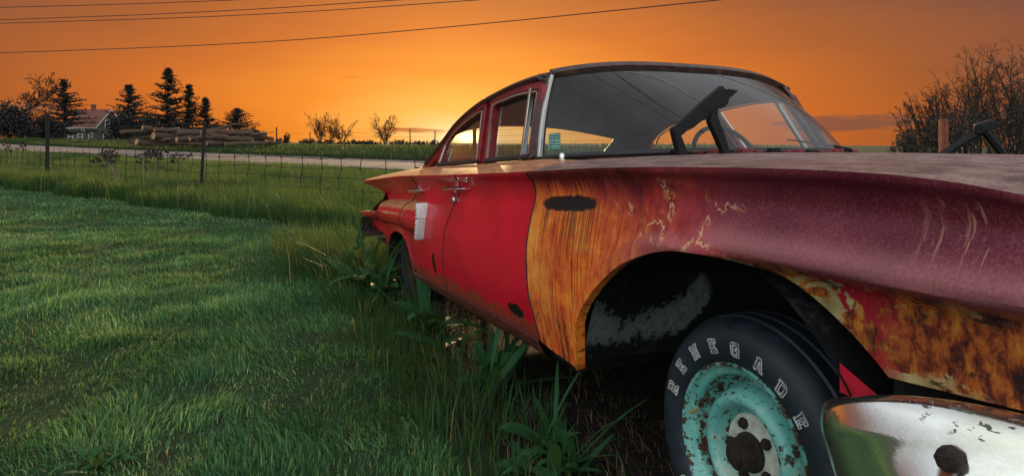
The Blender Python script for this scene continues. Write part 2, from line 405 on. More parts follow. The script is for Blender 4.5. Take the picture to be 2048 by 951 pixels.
def m_glass(name, dust=.06, tint=(.78, .82, .80), grime=True):
    m, n, out = material(name); c = n.obj()
    nz = n.noise(n.scale(c, 3, 3, 1.2), 2.2, 6, .65); st = n.noise(n.scale(c, 30, 30, 2), 1, 4, .7)
    t = n.sh('ShaderNodeBsdfTransparent', Color=tint)
    d = n.sh('ShaderNodeBsdfDiffuse', Color=(.34, .31, .28))
    f = n.add(dust*.5, n.mul(n.step(n.add(n.mul(nz, .7), n.mul(st, .3)), .38, .72), dust))
    base = n.mixsh(f, t, d)
    g = n.sh('ShaderNodeBsdfGlossy', Color=(1, 1, 1), Roughness=.03)
    ge = n.new('ShaderNodeNewGeometry'); dt = n.new('ShaderNodeVectorMath', operation='DOT_PRODUCT')
    n.links.new(ge.outputs['Incoming'], dt.inputs[0]); n.links.new(ge.outputs['Normal'], dt.inputs[1])
    fr = n.add(.045, n.mul(n.m('POWER', n.sub(1.0, n.m('ABSOLUTE', dt.outputs['Value'])), 5.0), .955))   # reflectance of a pane
    n.links.new(n.mixsh(fr, base, g), out); return m
M['glass'] = m_glass('dusty_glass', .04, (.95, .95, .94)); M['windshield'] = m_glass('windshield_glass', .05, (.74, .80, .80))
def m_wheelpaint():
    m, n, out = material('turquoise_wheel_paint'); c = n.obj()
    a = n.noise(c, 7, 5, .6); sp = n.noise(c, 62, 5, .7); big = n.noise(c, 17, 6, .7)
    col = n.ramp(a, [(.3, (.10, .40, .36)), (.55, (.18, .52, .46)), (.75, (.34, .62, .54))])
    fade = n.step(n.noise(c, 11, 5, .65), .55, .65); col = n.mix(n.mul(fade, .55), col, (.55, .60, .52))
    x_, y_, z_ = n.sep(c); rad = n.m('SQRT', n.add(n.mul(x_, x_), n.mul(z_, z_)))
    ring = n.m('MAXIMUM', n.mul(n.step(rad, .145, .150), n.step(rad, .172, .166)), n.m('MAXIMUM', n.step(rad, .186, .194), n.step(rad, .094, .086)))
    sp = n.add(sp, n.mul(ring, .085)); big = n.add(big, n.mul(ring, .05))
    ch = n.m('MAXIMUM', n.step(sp, .585, .625), n.step(big, .585, .63))
    col = n.mix(ch, col, n.ramp(sp, [(.3, (.018, .009, .006)), (.8, (.10, .035, .012))]))
    pbr(n, out, col, n.add(.32, n.mul(ch, .5)), 0, n.bump(n.mul(ch, -1.0), .5, .003), .5, .2); return m
M['wheel'] = m_wheelpaint()
def m_tyre():
    m, n, out = material('tyre_rubber'); c = n.obj()
    x, y, z = n.sep(c)
    a = n.noise(c, 30, 5, .6); b = n.noise(c, 6, 4, .6)
    col = n.ramp(n.add(n.mul(a, .4), n.mul(b, .6)), [(.35, (.006, .010, .016)), (.7, (.022, .038, .056))])
    pbr(n, out, col, n.add(.42, n.mul(a, .25)), 0, n.bump(n.add(a, n.mul(n.noise(n.scale(c, 90, 30, 90), 1, 5, .75), 1.2)), .4, .003), .5); return m
M['tyre'] = m_tyre()
M['letter'] = simple('letter_white', (.50, .51, .49), .7, 0, .65, 45, .2)
M['hubdark'] = simple('rusty_hub', (.030, .018, .013), .8, .2, .6, 60, .6)
M['plate'] = simple('hub_plate', (.50, .54, .46), .5, 0, .35, 40, .3)
M['black'] = simple('black_metal', (.007, .007, .008), .6, 0, .4, 30, .3, .25)
M['underside'] = simple('underside_black', (.012, .012, .012), .9, 0, .5, 14, .5)
def m_liner():
    m, n, out = material('wheel_well'); c, s, h = axes(n)
    a = n.noise(c, 7, 5, .65, .4); b = n.noise(c, 45, 4, .7)
    ds = n.sub(s, .445); dh = n.sub(h, .53)
    u = n.m('DIVIDE', n.add(n.mul(ds, .80), n.mul(dh, .60)), .030); v = n.m('DIVIDE', n.sub(n.mul(dh, .80), n.mul(ds, .60)), .155)
    pt = n.mul(n.step(n.add(n.add(n.mul(u, u), n.mul(v, v)), n.mul(n.sub(b, .5), 2.2)), 1.1, .6), n.step(s, .37, .41))
    dust = n.mul(n.step(a, .54, .64), n.step(b, .42, .6))
    col = n.mix(n.mul(dust, .25), (.006, .007, .008), (.10, .10, .095))
    col = n.mix(n.mul(pt, .9), col, n.ramp(b, [(.3, (.07, .09, .085)), (.7, (.24, .27, .25))]))
    pbr(n, out, col, .9, 0, n.bump(b, .6, .006), .2); return m
M['liner'] = m_liner()
M['interior'] = simple('interior_vinyl', (.012, .013, .016), .7, 0, .3, 10, .2)
M['headliner'] = simple('headliner_cloth', (.022, .022, .024), .95, 0, .3, 4, .3)
M['dash'] = simple('dash_red', (.16, .02, .025), .5, 0, .4, 12, .2)
M['cowlred'] = simple('cowl_red', (.19, .018, .026), .55, 0, .55, 26, .4)
M['rubber'] = simple('black_rubber', (.010, .010, .011), .6, 0, .3, 40, .2)
M['lens'] = simple('frosted_lens', (.70, .72, .70), .25, 0, .12, 40, .1)
M['redlens'] = simple('red_lens', (.45, .015, .015), .2, 0, .2, 30, 0)
def m_sticker():
    m, n, out = material('sticker_print'); c = n.obj(); x, y, z = n.sep(c)
    b = n.m('FRACT', n.mul(z, 85.0)); k = n.noise(n.scale(c, 160, 160, 90), 1, 2, .5)
    col = n.mix(n.mul(n.step(b, .45, .6), n.step(k, .42, .52)), (.035, .13, .105), (.20, .34, .27))
    pbr(n, out, col, .6); return m
M['sticker'] = m_sticker()

# ------------------------------------------------------------------ terrain (t along the road, n across it)
O_ = np.array([-3.0, 21.0]); TD_ = np.array([-.79, .613]); ND_ = np.array([.613, .79])
def road_z(t): t = np.clip(t, -14, 85); return .21 + .0131*t + .00005*t*t
def ssn(x, a, b):
    k = np.clip((x-a)/(b-a), 0, 1); return k*k*(3-2*k)
def terrain(X, Y):
    X = np.asarray(X, float); Y = np.asarray(Y, float)
    t = (X-O_[0])*TD_[0] + (Y-O_[1])*TD_[1]; n = (X-O_[0])*ND_[0] + (Y-O_[1])*ND_[1]
    zr = road_z(t)
    z = ssn(n, -10.5, 0)*zr + np.clip(n, 0, 6)*.02
    F = .55 + .38*ssn(t, -22, -2) + .36*ssn(t, 20, 70) + (.0005+.0035*ssn(t, -6, 20))*np.clip(n-10, 0, 600) + .012*np.clip(t-75, 0, 160)
    k = ssn(n, 6.2, 10.5)
    z = z*(1-k) + np.maximum(F, zr+.42*ssn(t, -20, -2))*k
    z = z + .012*np.sin(X*1.3+.4)*np.sin(Y*1.1) * ((n < -.6) | (n > 6.6))
    return z
def tn(t, n): return O_[0] + t*TD_[0] + n*ND_[0], O_[1] + t*TD_[1] + n*ND_[1]
def zat(x, y): return float(terrain(x, y))
def at(px, Y, py=None):
    """point on the ground seen in photo column px at depth Y"""
    X = (px-1024)/FPX*Y; return X, Y, zat(X, Y)
def hpx(py, Y): return CZ - (py-HOR)*Y/FPX

def axis(stops):
    out = []
    for a, b, st in stops: out += list(np.arange(a, b, st))
    return np.array(out + [stops[-1][1]])
ta = axis([(-3000, -400, 400), (-400, -60, 40), (-60, -20, 4), (-20, 30, 1.0), (30, 120, 3), (120, 400, 40), (400, 3000, 400)])
na = axis([(-600, -60, 60), (-60, -24, 6), (-24, -10.6, .7), (-10.6, 0, .5), (0, 6, 1.0), (6, 12, .5), (12, 60, 4), (60, 400, 30), (400, 3600, 400)])
T, NN = np.meshgrid(ta, na); Xg, Yg = tn(T, NN); Zg = terrain(Xg, Yg)
Zg = np.where((NN > -.01) & (NN < 6.01), Zg-.05, Zg)
mb = MB(); mb.grid([[(Xg[i, j], Yg[i, j], Zg[i, j]) for j in range(len(ta))] for i in range(len(na))])
tag(mb.build('ground', M['ground'], angle=60), 'grassy ground running out to the low horizon', 'ground', kind='structure')
mb = MB(); rt = axis([(-120, -20, 10), (-20, 100, 2), (100, 300, 20)])
mb.grid([[(*tn(t + .25*math.sin(n*9+t*.7)*(abs(n-3) > 2.6), n + (.16*math.sin(t*.9)+.12*math.sin(t*2.3)) * (abs(n-3) > 2.9)),
           float(terrain(*tn(t, n))) + .012 + .05*(1-abs(n-3)/3)) for t in rt] for n in (-.25, 0, .5, 1, 2, 3, 4, 5, 5.5, 6, 6.2)])
rd = mb.build('road', M['road'], angle=60)
tag(rd, 'pale worn country road crossing behind the wire fence', 'road', kind='structure')

# ------------------------------------------------------------------ car axes in the world
TH = .398; SN, CS = math.sin(TH), math.cos(TH); CAR = (1.2793, 1.7806)
CAR_RZ = math.atan2(-CS, SN)
def cw(s, w_): return CAR[0] - s*SN - w_*CS, CAR[1] + s*CS - w_*SN
def carcoord(X, Y):
    rx, ry = X-CAR[0], Y-CAR[1]
    return -(rx*SN - ry*CS), -(rx*CS + ry*SN)       # s, w
# bare soil under the car
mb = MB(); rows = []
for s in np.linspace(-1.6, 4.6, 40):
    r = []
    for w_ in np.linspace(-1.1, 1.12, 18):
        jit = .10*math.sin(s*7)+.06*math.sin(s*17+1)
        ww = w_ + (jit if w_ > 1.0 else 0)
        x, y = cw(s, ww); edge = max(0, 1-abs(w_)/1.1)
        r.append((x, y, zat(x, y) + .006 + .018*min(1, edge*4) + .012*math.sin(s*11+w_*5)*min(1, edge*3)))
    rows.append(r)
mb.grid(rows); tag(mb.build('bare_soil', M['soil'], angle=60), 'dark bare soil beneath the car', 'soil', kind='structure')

# ------------------------------------------------------------------ grass
def vnoise(x, y, seed=0):
    r = np.random.default_rng(seed); T_ = r.random((64, 64))
    xi = np.floor(x).astype(int); yi = np.floor(y).astype(int); fx = x-xi; fy = y-yi
    fx = fx*fx*(3-2*fx); fy = fy*fy*(3-2*fy); g = lambda a, b: T_[a % 64, b % 64]
    return (g(xi, yi)*(1-fx)+g(xi+1, yi)*fx)*(1-fy) + (g(xi, yi+1)*(1-fx)+g(xi+1, yi+1)*fx)*fy
def blades(name, X, Y, H, Wd, mat, label, cat, lean=.45, Z=None, var=None, group=None):
    n = len(X); Z = (terrain(X, Y)-.01) if Z is None else Z
    ang = rng.random(n)*2*np.pi; ld = ang + np.pi/2 + rng.normal(0, .5, n)
    wind = vnoise(X*1.6, Y*1.6, 5)*2*np.pi
    lx = np.cos(ld)*.6 + np.cos(wind)*.6; ly = np.sin(ld)*.6 + np.sin(wind)*.6
    L = H*lean*rng.uniform(.25, 1.35, n)
    ax, ay = np.cos(ang)*Wd/2, np.sin(ang)*Wd/2
    V = np.empty((n, 5, 3))
    V[:, 0] = np.stack([X-ax, Y-ay, Z], 1); V[:, 1] = np.stack([X+ax, Y+ay, Z], 1)
    mx, my, mz = X+lx*L*.32, Y+ly*L*.32, Z+H*.58
    V[:, 2] = np.stack([mx+ax*.72, my+ay*.72, mz], 1); V[:, 3] = np.stack([mx-ax*.72, my-ay*.72, mz], 1)
    V[:, 4] = np.stack([X+lx*L, Y+ly*L, Z+H*np.clip(1-(L/H)**2*.35, .4, 1)], 1)
    me = bpy.data.meshes.new(name)
    b = (np.arange(n)*5)[:, None]
    loops = np.concatenate([b+np.array([[0, 1, 2, 3]]), b+np.array([[3, 2, 4]])], 1).ravel()
    me.vertices.add(n*5); me.vertices.foreach_set('co', V.ravel())
    me.loops.add(len(loops)); me.loops.foreach_set('vertex_index', loops.astype(np.int32))
    me.polygons.add(n*2)
    st = (np.arange(n)*7)[:, None] + np.array([[0, 4]]); me.polygons.foreach_set('loop_start', st.ravel().astype(np.int32))
    me.update(calc_edges=True)
    v = rng.random(n) if var is None else var
    a = me.attributes.new('var', 'FLOAT', 'POINT'); a.data.foreach_set('value', np.repeat(v, 5).astype(np.float32))
    o = mobj(name, me, mat); tag(o, label, cat, group, 'stuff'); return o
def nof(X, Y): return (X-O_[0])*ND_[0] + (Y-O_[1])*ND_[1]
EDGE = -9.9
def scatter(n, y0, y1, x0f, x1f, power=1.0):
    Y = y0 + (y1-y0)*rng.random(n)**power; a, b = x0f(Y), x1f(Y); return a + (b-a)*rng.random(n), Y
def mown(X, Y):
    s, w_ = carcoord(X, Y)
    edge = EDGE + .35*(vnoise(X*.9, Y*.9, 21)-.5)*2
    oncar = (w_ < 1.22 + .12*(vnoise(X*3, Y*3, 9)-.5)*2) & (w_ > -3) & (s > -1.6) & (s < 4.9)
    return (nof(X, Y) < edge) & ~oncar
XS, YS, HS, WS = [], [], [], []
for (y0, y1, n, wmul) in ((.9, 2.6, 112000, 1.0), (2.6, 4.5, 165000, 1.15), (4.5, 8.0, 185000, 1.6), (8.0, 18.0, 160000, 2.6)):
    X, Y = scatter(n, y0, y1, lambda y: -(.84*y+2.3), lambda y: np.full_like(y, .95) - .0*y, .9)
    k = mown(X, Y); X, Y = X[k], Y[k]
    tuft = vnoise(X*4.5, Y*4.5, 2); t2 = vnoise(X*1.1, Y*1.1, 3)
    keep = rng.random(len(X)) < .22 + .95*tuft; X, Y, tuft, t2 = X[keep], Y[keep], tuft[keep], t2[keep]
    H = (.020 + .036*tuft**1.5 + .016*t2) * rng.uniform(.5, 1.4, len(X)); H[rng.random(len(X)) < .012] *= 1.8
    XS.append(X); YS.append(Y); HS.append(H); WS.append(rng.uniform(.0032, .0064, len(X))*wmul)
X, Y, H, Wd = map(np.concatenate, (XS, YS, HS, WS))
vv = np.clip(.10 + .80*rng.random(len(X))**1.5 + .45*(vnoise(X*2.2, Y*2.2, 31)-.5), 0, .945); dr = rng.random(len(X)) < .02; vv[dr] = .99
blades('lawn_grass', X, Y, H, Wd, M['lawn'], 'short mown green lawn grass beside the car', 'grass', .85, var=vv)
# unmown strip hugging the car and its tail
n = 26000
s = rng.uniform(-.35, 5.2, n); w_ = rng.uniform(.80, 1.42, n)
tail = rng.random(n) < .28; s[tail] = rng.uniform(3.6, 5.6, tail.sum()); w_[tail] = rng.uniform(-1.0, 1.6, tail.sum())
X = CAR[0]-s*SN-w_*CS; Y = CAR[1]+s*CS-w_*SN
dens = np.exp(-((w_-1.12)/.22)**2)*(.35+.65*sst(1, 0, 1)) * (.35 + .65*(vnoise(X*3.5, Y*3.5, 44) > .42)); dens[s > 3.7] = .9
dens *= np.where(s < .35, .25, np.where(s < 2.6, .5, .9))
k = rng.random(n) < dens; X, Y, s = X[k], Y[k], s[k]
H = rng.uniform(.05, .21, len(X))*(.6+.7*vnoise(X*2.5, Y*2.5, 12)); H *= np.where(s > 3.2, 1.7, 1.0)
blades('tall_grass', X, Y, H, rng.uniform(.004, .0085, len(X)), M['tall'], 'unmown tall grass growing along the side of the car', 'grass', .6)
# dead straw on the soil behind the front wheel
n = 5200; s = rng.uniform(-.7, 3.3, n); w_ = rng.uniform(.1, 1.12, n)
X = CAR[0]-s*SN-w_*CS; Y = CAR[1]+s*CS-w_*SN; k = vnoise(X*3, Y*3, 8) > .38; X, Y = X[k], Y[k]
blades('dead_straw', X, Y, rng.uniform(.02, .075, len(X)), rng.uniform(.0014, .003, len(X)), M['straw'], 'thin dry straw scattered on the dark soil by the front wheel', 'straw', 1.6, Z=terrain(X, Y)+.02)
# roadside verge
XS, YS, HS, WS = [], [], [], []
for (t0, t1, n, wm) in ((-16, -2, 70000, 1.0), (-2, 12, 80000, 1.35), (12, 34, 60000, 2.2), (34, 80, 40000, 4.0)):
    t = rng.uniform(t0, t1, n); q = EDGE + (9.6)*rng.random(n)**1.5
    X, Y = tn(t, q); e = EDGE + .35*(vnoise(X*.9, Y*.9, 21)-.5)*2
    cs_, cw_ = carcoord(X, Y); k = (q > e) & ~((abs(cw_) < 1.05) & (cs_ < 4.3)); X, Y, q = X[k], Y[k], q[k]
    tuft = vnoise(X*1.3, Y*1.3, 14); H = (.16 + .34*tuft)*rng.uniform(.5, 1.3, len(X))*(1-.55*ssn(q, -5, -.5))
    XS.append(X); YS.append(Y); HS.append(H); WS.append(rng.uniform(.006, .011, len(X))*wm)
X, Y, H, Wd = map(np.concatenate, (XS, YS, HS, WS))
blades('verge_grass', X, Y, H, Wd, M['tall'], 'tall rough grass on the roadside verge around the wire fence', 'grass', .5)
# bank and field edge beyond the road
t = rng.uniform(-7, 120, 50000); q = 6.15 + 16*rng.random(50000)**2.2; X, Y = tn(t, q)
blades('bank_grass', X, Y, rng.uniform(.14, .42, len(X)), rng.uniform(.03, .07, len(X)), M['bankgrass'], 'dark grass on the bank across the road', 'grass', .4)
# grass right of the car, behind the hood
t = rng.uniform(-34, -6, 60000); q = rng.uniform(-23, 5, 60000); X, Y = tn(t, q)
cs_, cw_ = carcoord(X, Y); k = (cw_ < -1.1) & ((q < -9) | (t < -14)) & (Y > .2); X, Y = X[k], Y[k]
blades('field_grass', X, Y, rng.uniform(.1, .34, len(X)), rng.uniform(.02, .05, len(X)), M['bankgrass'], 'rough grass on the far side of the car', 'grass', .5)

# ------------------------------------------------------------------ the old sedan
car = empty('rusty_sedan', (CAR[0], CAR[1], 0), CAR_RZ)
tag(car, 'abandoned red four-door sedan with rusted orange and maroon fender', 'car')
def P(s, w_, h): return (-s, -w_, h)
h_c = spline([(-1.0, .84), (-.9, .875), (-.78, .918), (-.673, .943), (-.585, .956), (-.475, .963), (-.336, .965), (-.079, .962), (.323, .949), (.81, .923),
              (1.31, .898), (1.811, .873), (2.658, .835), (3.4, .785), (4.1, .735)])
h_l = spline([(-1, .80), (-.673, .806), (-.585, .801), (-.475, .798), (-.336, .797), (-.124, .787), (.1, .775), (.4, .76)])
delt = spline([(-1, .010), (-.3, .012), (.1, .014), (.4, .020), (.8, .036), (1.2, .052), (2.2, .052), (3.0, .056), (4.1, .05)])
hC = spline([(-1, .86), (-.88, .895), (-.6, .955), (-.3, .976), (0, .984), (.4, .988), (.75, .986), (1.2, .99), (3.0, .885), (4.1, .80)])
tab_d = spline([(0, 1.0), (.010, .998), (.028, .976), (.08, .960), (.16, .973), (.28, .988), (.40, .985), (.52, .967), (.64, .945), (.9, .92)])
tab_f1 = spline([(0, 1.0), (.06, .997), (.18, .970), (.38, .957), (.70, .983), (.90, 1.0), (1.0, .997)])
tab_f2 = spline([(0, .997), (.012, .978), (.032, .946), (.12, .936), (.25, .922), (.5, .90)])
tab_q = spline([(0, 1.0), (.008, .997), (.03, .975), (.07, .935), (.12, .91), (.2, .905), (.3, .915), (.45, .90)])
pod_t = spline([(2.1, .716), (2.9, .672), (3.5, .628), (3.85, .575), (4.1, .53)])
pod_b = spline([(2.1, .540), (2.9, .500), (3.5, .470), (4.1, .440)])
pod_p = spline([(0, 0), (.06, .35), (.18, .72), (.42, .96), (.50, 1.0), (.54, .93), (.72, .86), (.88, .62), (.96, .3), (1, 0)])
arch_f = spline([(.55, .28), (.515, .345), (.494, .395), (.464, .497), (.393, .584), (.301, .660), (.207, .718), (.092, .760), (-.017, .779), (-.112, .783), (-.183, .778),
                 (-.259, .760), (-.326, .730), (-.377, .698), (-.424, .662), (-.445, .640)])
arch_r = spline([(2.50, .255), (2.551, .285), (2.60, .345), (2.678, .395), (2.814, .437), (2.96, .452), (3.114, .447), (3.25, .42), (3.367, .374), (3.46, .31), (3.50, .27)])
h_roc = spline([(.55, .362), (.9, .366), (1.39, .344), (1.98, .316), (2.6, .288)])
def Wd_(s, h):
    hc = h_c(s); tau = hc - h
    d = tab_d(tau)
    fl = sst(s, .22, -.16)
    if fl > 0:
        tl = hc - h_l(s)
        f = tab_f1(tau/tl) if tau < tl else tab_f2(tau-tl)
        d = d*(1-fl) + f*fl
    fq = sst(s, 2.15, 3.1)
    if fq > 0: d = d*(1-fq) + tab_q(tau)*fq
    if s > 2.14:
        v = (h-pod_b(s))/(pod_t(s)-pod_b(s))
        if 0 < v < 1: d += (.040 + .055*fq)*pod_p(v)*sst(s, 2.168, 2.20)
    if -.5 < s < .55:                                   # rolled lip round the front wheel opening
        dist = math.hypot(s+.0, 0)
        ha = arch_f(s); rr = math.hypot((s-.03)/.475, (h-.30)/.482) - 1
        d += .016*math.exp(-(max(rr, 0)/.055)**2)
    if 2.5 < s < 3.5:
        rr = math.hypot((s-3.0)/.47, (h-.26)/.19) - 1; d += .012*math.exp(-(max(rr, 0)/.10)**2)
    if s < -.62: d -= .30*((-.62-s)/.35)**2
    return d
def T_(s, w_):
    a = abs(w_); hc = h_c(s); hs = hc + delt(s)
    if a > .8:
        k = (1.0-a)/.2; return hc + (hs-hc)*(k*.55 + .45*(1-(1-k)**2))
    return hs + (hC(s)-hs)*(1-(a/.8)**2)

def panel(name, s0, s1, hlow, w_in, mat, parent, side, nu=40, nv=26, nt=6, top=True):
    """body panel between the fore edge s0(v) and aft edge s1(v); hlow(s) lower boundary; then the shelf in to w_in"""
    rows = []; mbx = MB(); vs = [i/(nv-1) for i in range(nv)]
    vs = [1-(1-v)**1.25 for v in vs]
    for v in vs:
        r = []
        for i in range(nu):
            u = i/(nu-1); u = u + .35*math.sin(2*math.pi*u)/(2*math.pi) if nu > 50 else u
            hb = h_c(.5*(s0(v)+s1(v)))
            s = s0(v) + (s1(v)-s0(v))*u
            lo = hlow(s); h = lo + (h_c(s)-lo)*v
            r.append(P(s, side*Wd_(s, h), h))
        rows.append(r)
    if top:
        for k in range(1, nt+1):
            f = k/nt; r = []
            for i in range(nu):
                u = i/(nu-1); u = u + .35*math.sin(2*math.pi*u)/(2*math.pi) if nu > 50 else u
                s = s0(1) + (s1(1)-s0(1))*u; ww = 1.0 + (w_in-1.0)*f
                base = Wd_(s, h_c(s)); ww = min(ww, base - (1-w_in)*0 - .001*k) if s > -.62 else base*ww
                r.append(P(s, side*ww, T_(s, ww)))
            rows.append(r)
    # returned edges (flanges) make the sheet metal thick
    cx = lambda p, d: (p[0], p[1] - side*-d, p[2])
    fl = side > 0
    full = rows
    inner0 = [(p[0], p[1]+side*.03, p[2]+.004) for p in full[0]]
    mbx.grid([inner0] + full, flip=fl)
    for col, sg in ((0, 1), (-1, -1)):
        ed = [r[col] for r in full]; nn = len(ed)
        ins = []
        for j, p in enumerate(ed):
            ins.append((p[0], p[1]+side*.03, p[2]) if j < nv else (p[0], p[1], p[2]-.03))
        mbx.grid([ed, ins], flip=(fl if sg > 0 else not fl))
    return mbx.build(name, mat, parent, angle=32)

G = .0055
sd_f = spline([(0, .775), (.08, .786), (.3, .822), (.6, .829), (.85, .812), (1, .800)])      # fender/door line by v
sd_b = spline([(0, 1.815), (.2, 1.822), (.45, 1.79), (.65, 1.73), (.85, 1.63), (1, 1.585)])
sd_r = spline([(0, 2.44), (.06, 2.52), (.3, 2.600), (.5, 2.622), (.7, 2.57), (.87, 2.43), (1, 2.39)])
tailc = spline([(0, 3.80), (.10, 4.00), (.22, 4.04), (.30, 4.03), (.42, 3.62), (.50, 3.40), (.60, 3.37), (.78, 3.55), (.94, 3.90), (1, 3.985)])
def low_front(s):
    if s < -.445: return .640 + (-.445-s)*.10
    if s < .515: return arch_f(s)
    return np.interp(s, [.515, .56, .64, .72, .80, .84], [.345, .350, .352, .356, .366, .38])
def low_rear(s):
    if s < 2.52: return h_roc(s)
    if s < 3.48: return arch_r(s)
    return np.interp(s, [3.48, 3.56, 4.1], [.31, .37, .40])

def make_side(side):
    D = {}
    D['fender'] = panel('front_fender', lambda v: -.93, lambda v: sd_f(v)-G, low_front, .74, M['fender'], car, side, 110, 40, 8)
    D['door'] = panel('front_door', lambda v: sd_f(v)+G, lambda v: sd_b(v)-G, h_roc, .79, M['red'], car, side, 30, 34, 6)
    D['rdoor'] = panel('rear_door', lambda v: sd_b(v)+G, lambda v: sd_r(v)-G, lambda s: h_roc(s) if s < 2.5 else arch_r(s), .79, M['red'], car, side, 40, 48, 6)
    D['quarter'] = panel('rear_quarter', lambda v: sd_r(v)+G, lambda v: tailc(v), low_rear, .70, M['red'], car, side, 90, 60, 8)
    # rocker sill with its pale pinch seam
    mbx = MB()
    mbx.grid([[P(s, side*ww, h_roc(s)+dz) for s in np.linspace(.80, 2.52, 30)] for ww, dz in ((.90, -.004), (.948, -.006), (.956, -.014), (.946, -.030), (.935, -.055), (.90, -.085), (.80, -.09))], flip=side < 0)
    D['rocker'] = mbx.build('rocker_panel', M['sill'], car)
    return D
M['sill'] = simple('rusty_sill', (.13, .025, .018), .6, 0, .6, 22, .4)
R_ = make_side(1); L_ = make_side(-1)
def seam(curve, lowf, side, parent):
    pp = []
    for v in np.linspace(.0, 1, 40):
        s = curve(v); lo = lowf(s); h = lo + (h_c(s)-lo)*v; pp.append(P(s, side*(Wd_(s, h)-.0035), h))
    m_ = MB(); m_.tube(pp, .0062, 6); m_.build('door_seal', M['rubber'], parent)
for side, D in ((1, R_), (-1, L_)):
    seam(sd_f, h_roc, side, D['door']); seam(sd_b, h_roc, side, D['door']); seam(sd_r, lambda s: h_roc(s) if s < 2.5 else arch_r(s), side, D['rdoor'])
R_['fender']['label'] = 'front fender rusted orange with streaks, maroon towards the nose'
R_['door']['label'] = 'bright red repainted front door'

# ---- greenhouse surface
def hb(s): return h_c(s) + delt(s)
def wg(s, h):
    wb = .80 if s < 2 else .80-.06*min(1, (s-2)/1.5)
    return wb - .34*(h-(.955 if s < 1.2 else .955-.04*(s-1.2)))
rail = spline([(1.20, 1.318), (1.35, 1.318), (1.54, 1.310), (1.83, 1.280), (2.11, 1.236), (2.42, 1.152), (2.63, 1.042), (2.80, .955), (2.99, .868), (3.1, .84)])
def ribbon(path, width, depth, nrm, mat, name, parent, closed=False, bevel=.002):
    """rectangular strip swept along a path of points; nrm = outward direction"""
    pts = [Vector(p) for p in path]; n = len(pts); nv = Vector(nrm).normalized(); mbx = MB(); rings = []
    for i, p in enumerate(pts):
        a = pts[(i-1) % n] if closed else pts[max(i-1, 0)]; b = pts[(i+1) % n] if closed else pts[min(i+1, n-1)]
        t = (b-a).normalized(); sdv = t.cross(nv).normalized()*width/2; o = nv*depth/2
        rings.append([p-sdv-o, p+sdv-o, p+sdv+o, p-sdv+o])
    if closed: rings.append(rings[0])
    b0 = mbx.grid(rings, closed_u=True)
    if not closed:
        mbx.face([b0, b0+1, b0+2, b0+3]); k = b0+(n-1)*4; mbx.face([k+3, k+2, k+1, k])
    return mbx.build(name, mat, parent, angle=30, bevel=bevel)
def gp(s, h, side, off=0): return P(s, side*(wg(s, h)+off), h)
f_top = spline([(1.22, 1.262), (1.5, 1.268), (1.9, 1.235), (2.2, 1.188), (2.42, 1.125), (2.56, 1.05), (2.63, .985), (2.70, .90)])
def glasspane(name, outline, side, parent, mat, off=-.012):
    mbx = MB(); q = [gp(s, h, side, off) for s, h in outline]; c = tuple(sum(p[i] for p in q)/len(q) for i in range(3))
    b = mbx.verts(q + [c]); n = len(q)
    for i in range(n):
        f = [b+i, b+(i+1) % n, b+n]; mbx.face(f if side > 0 else f[::-1])
    return mbx.build(name, mat, parent, smooth=False)
def lerp(a, b, t): return a+(b-a)*t
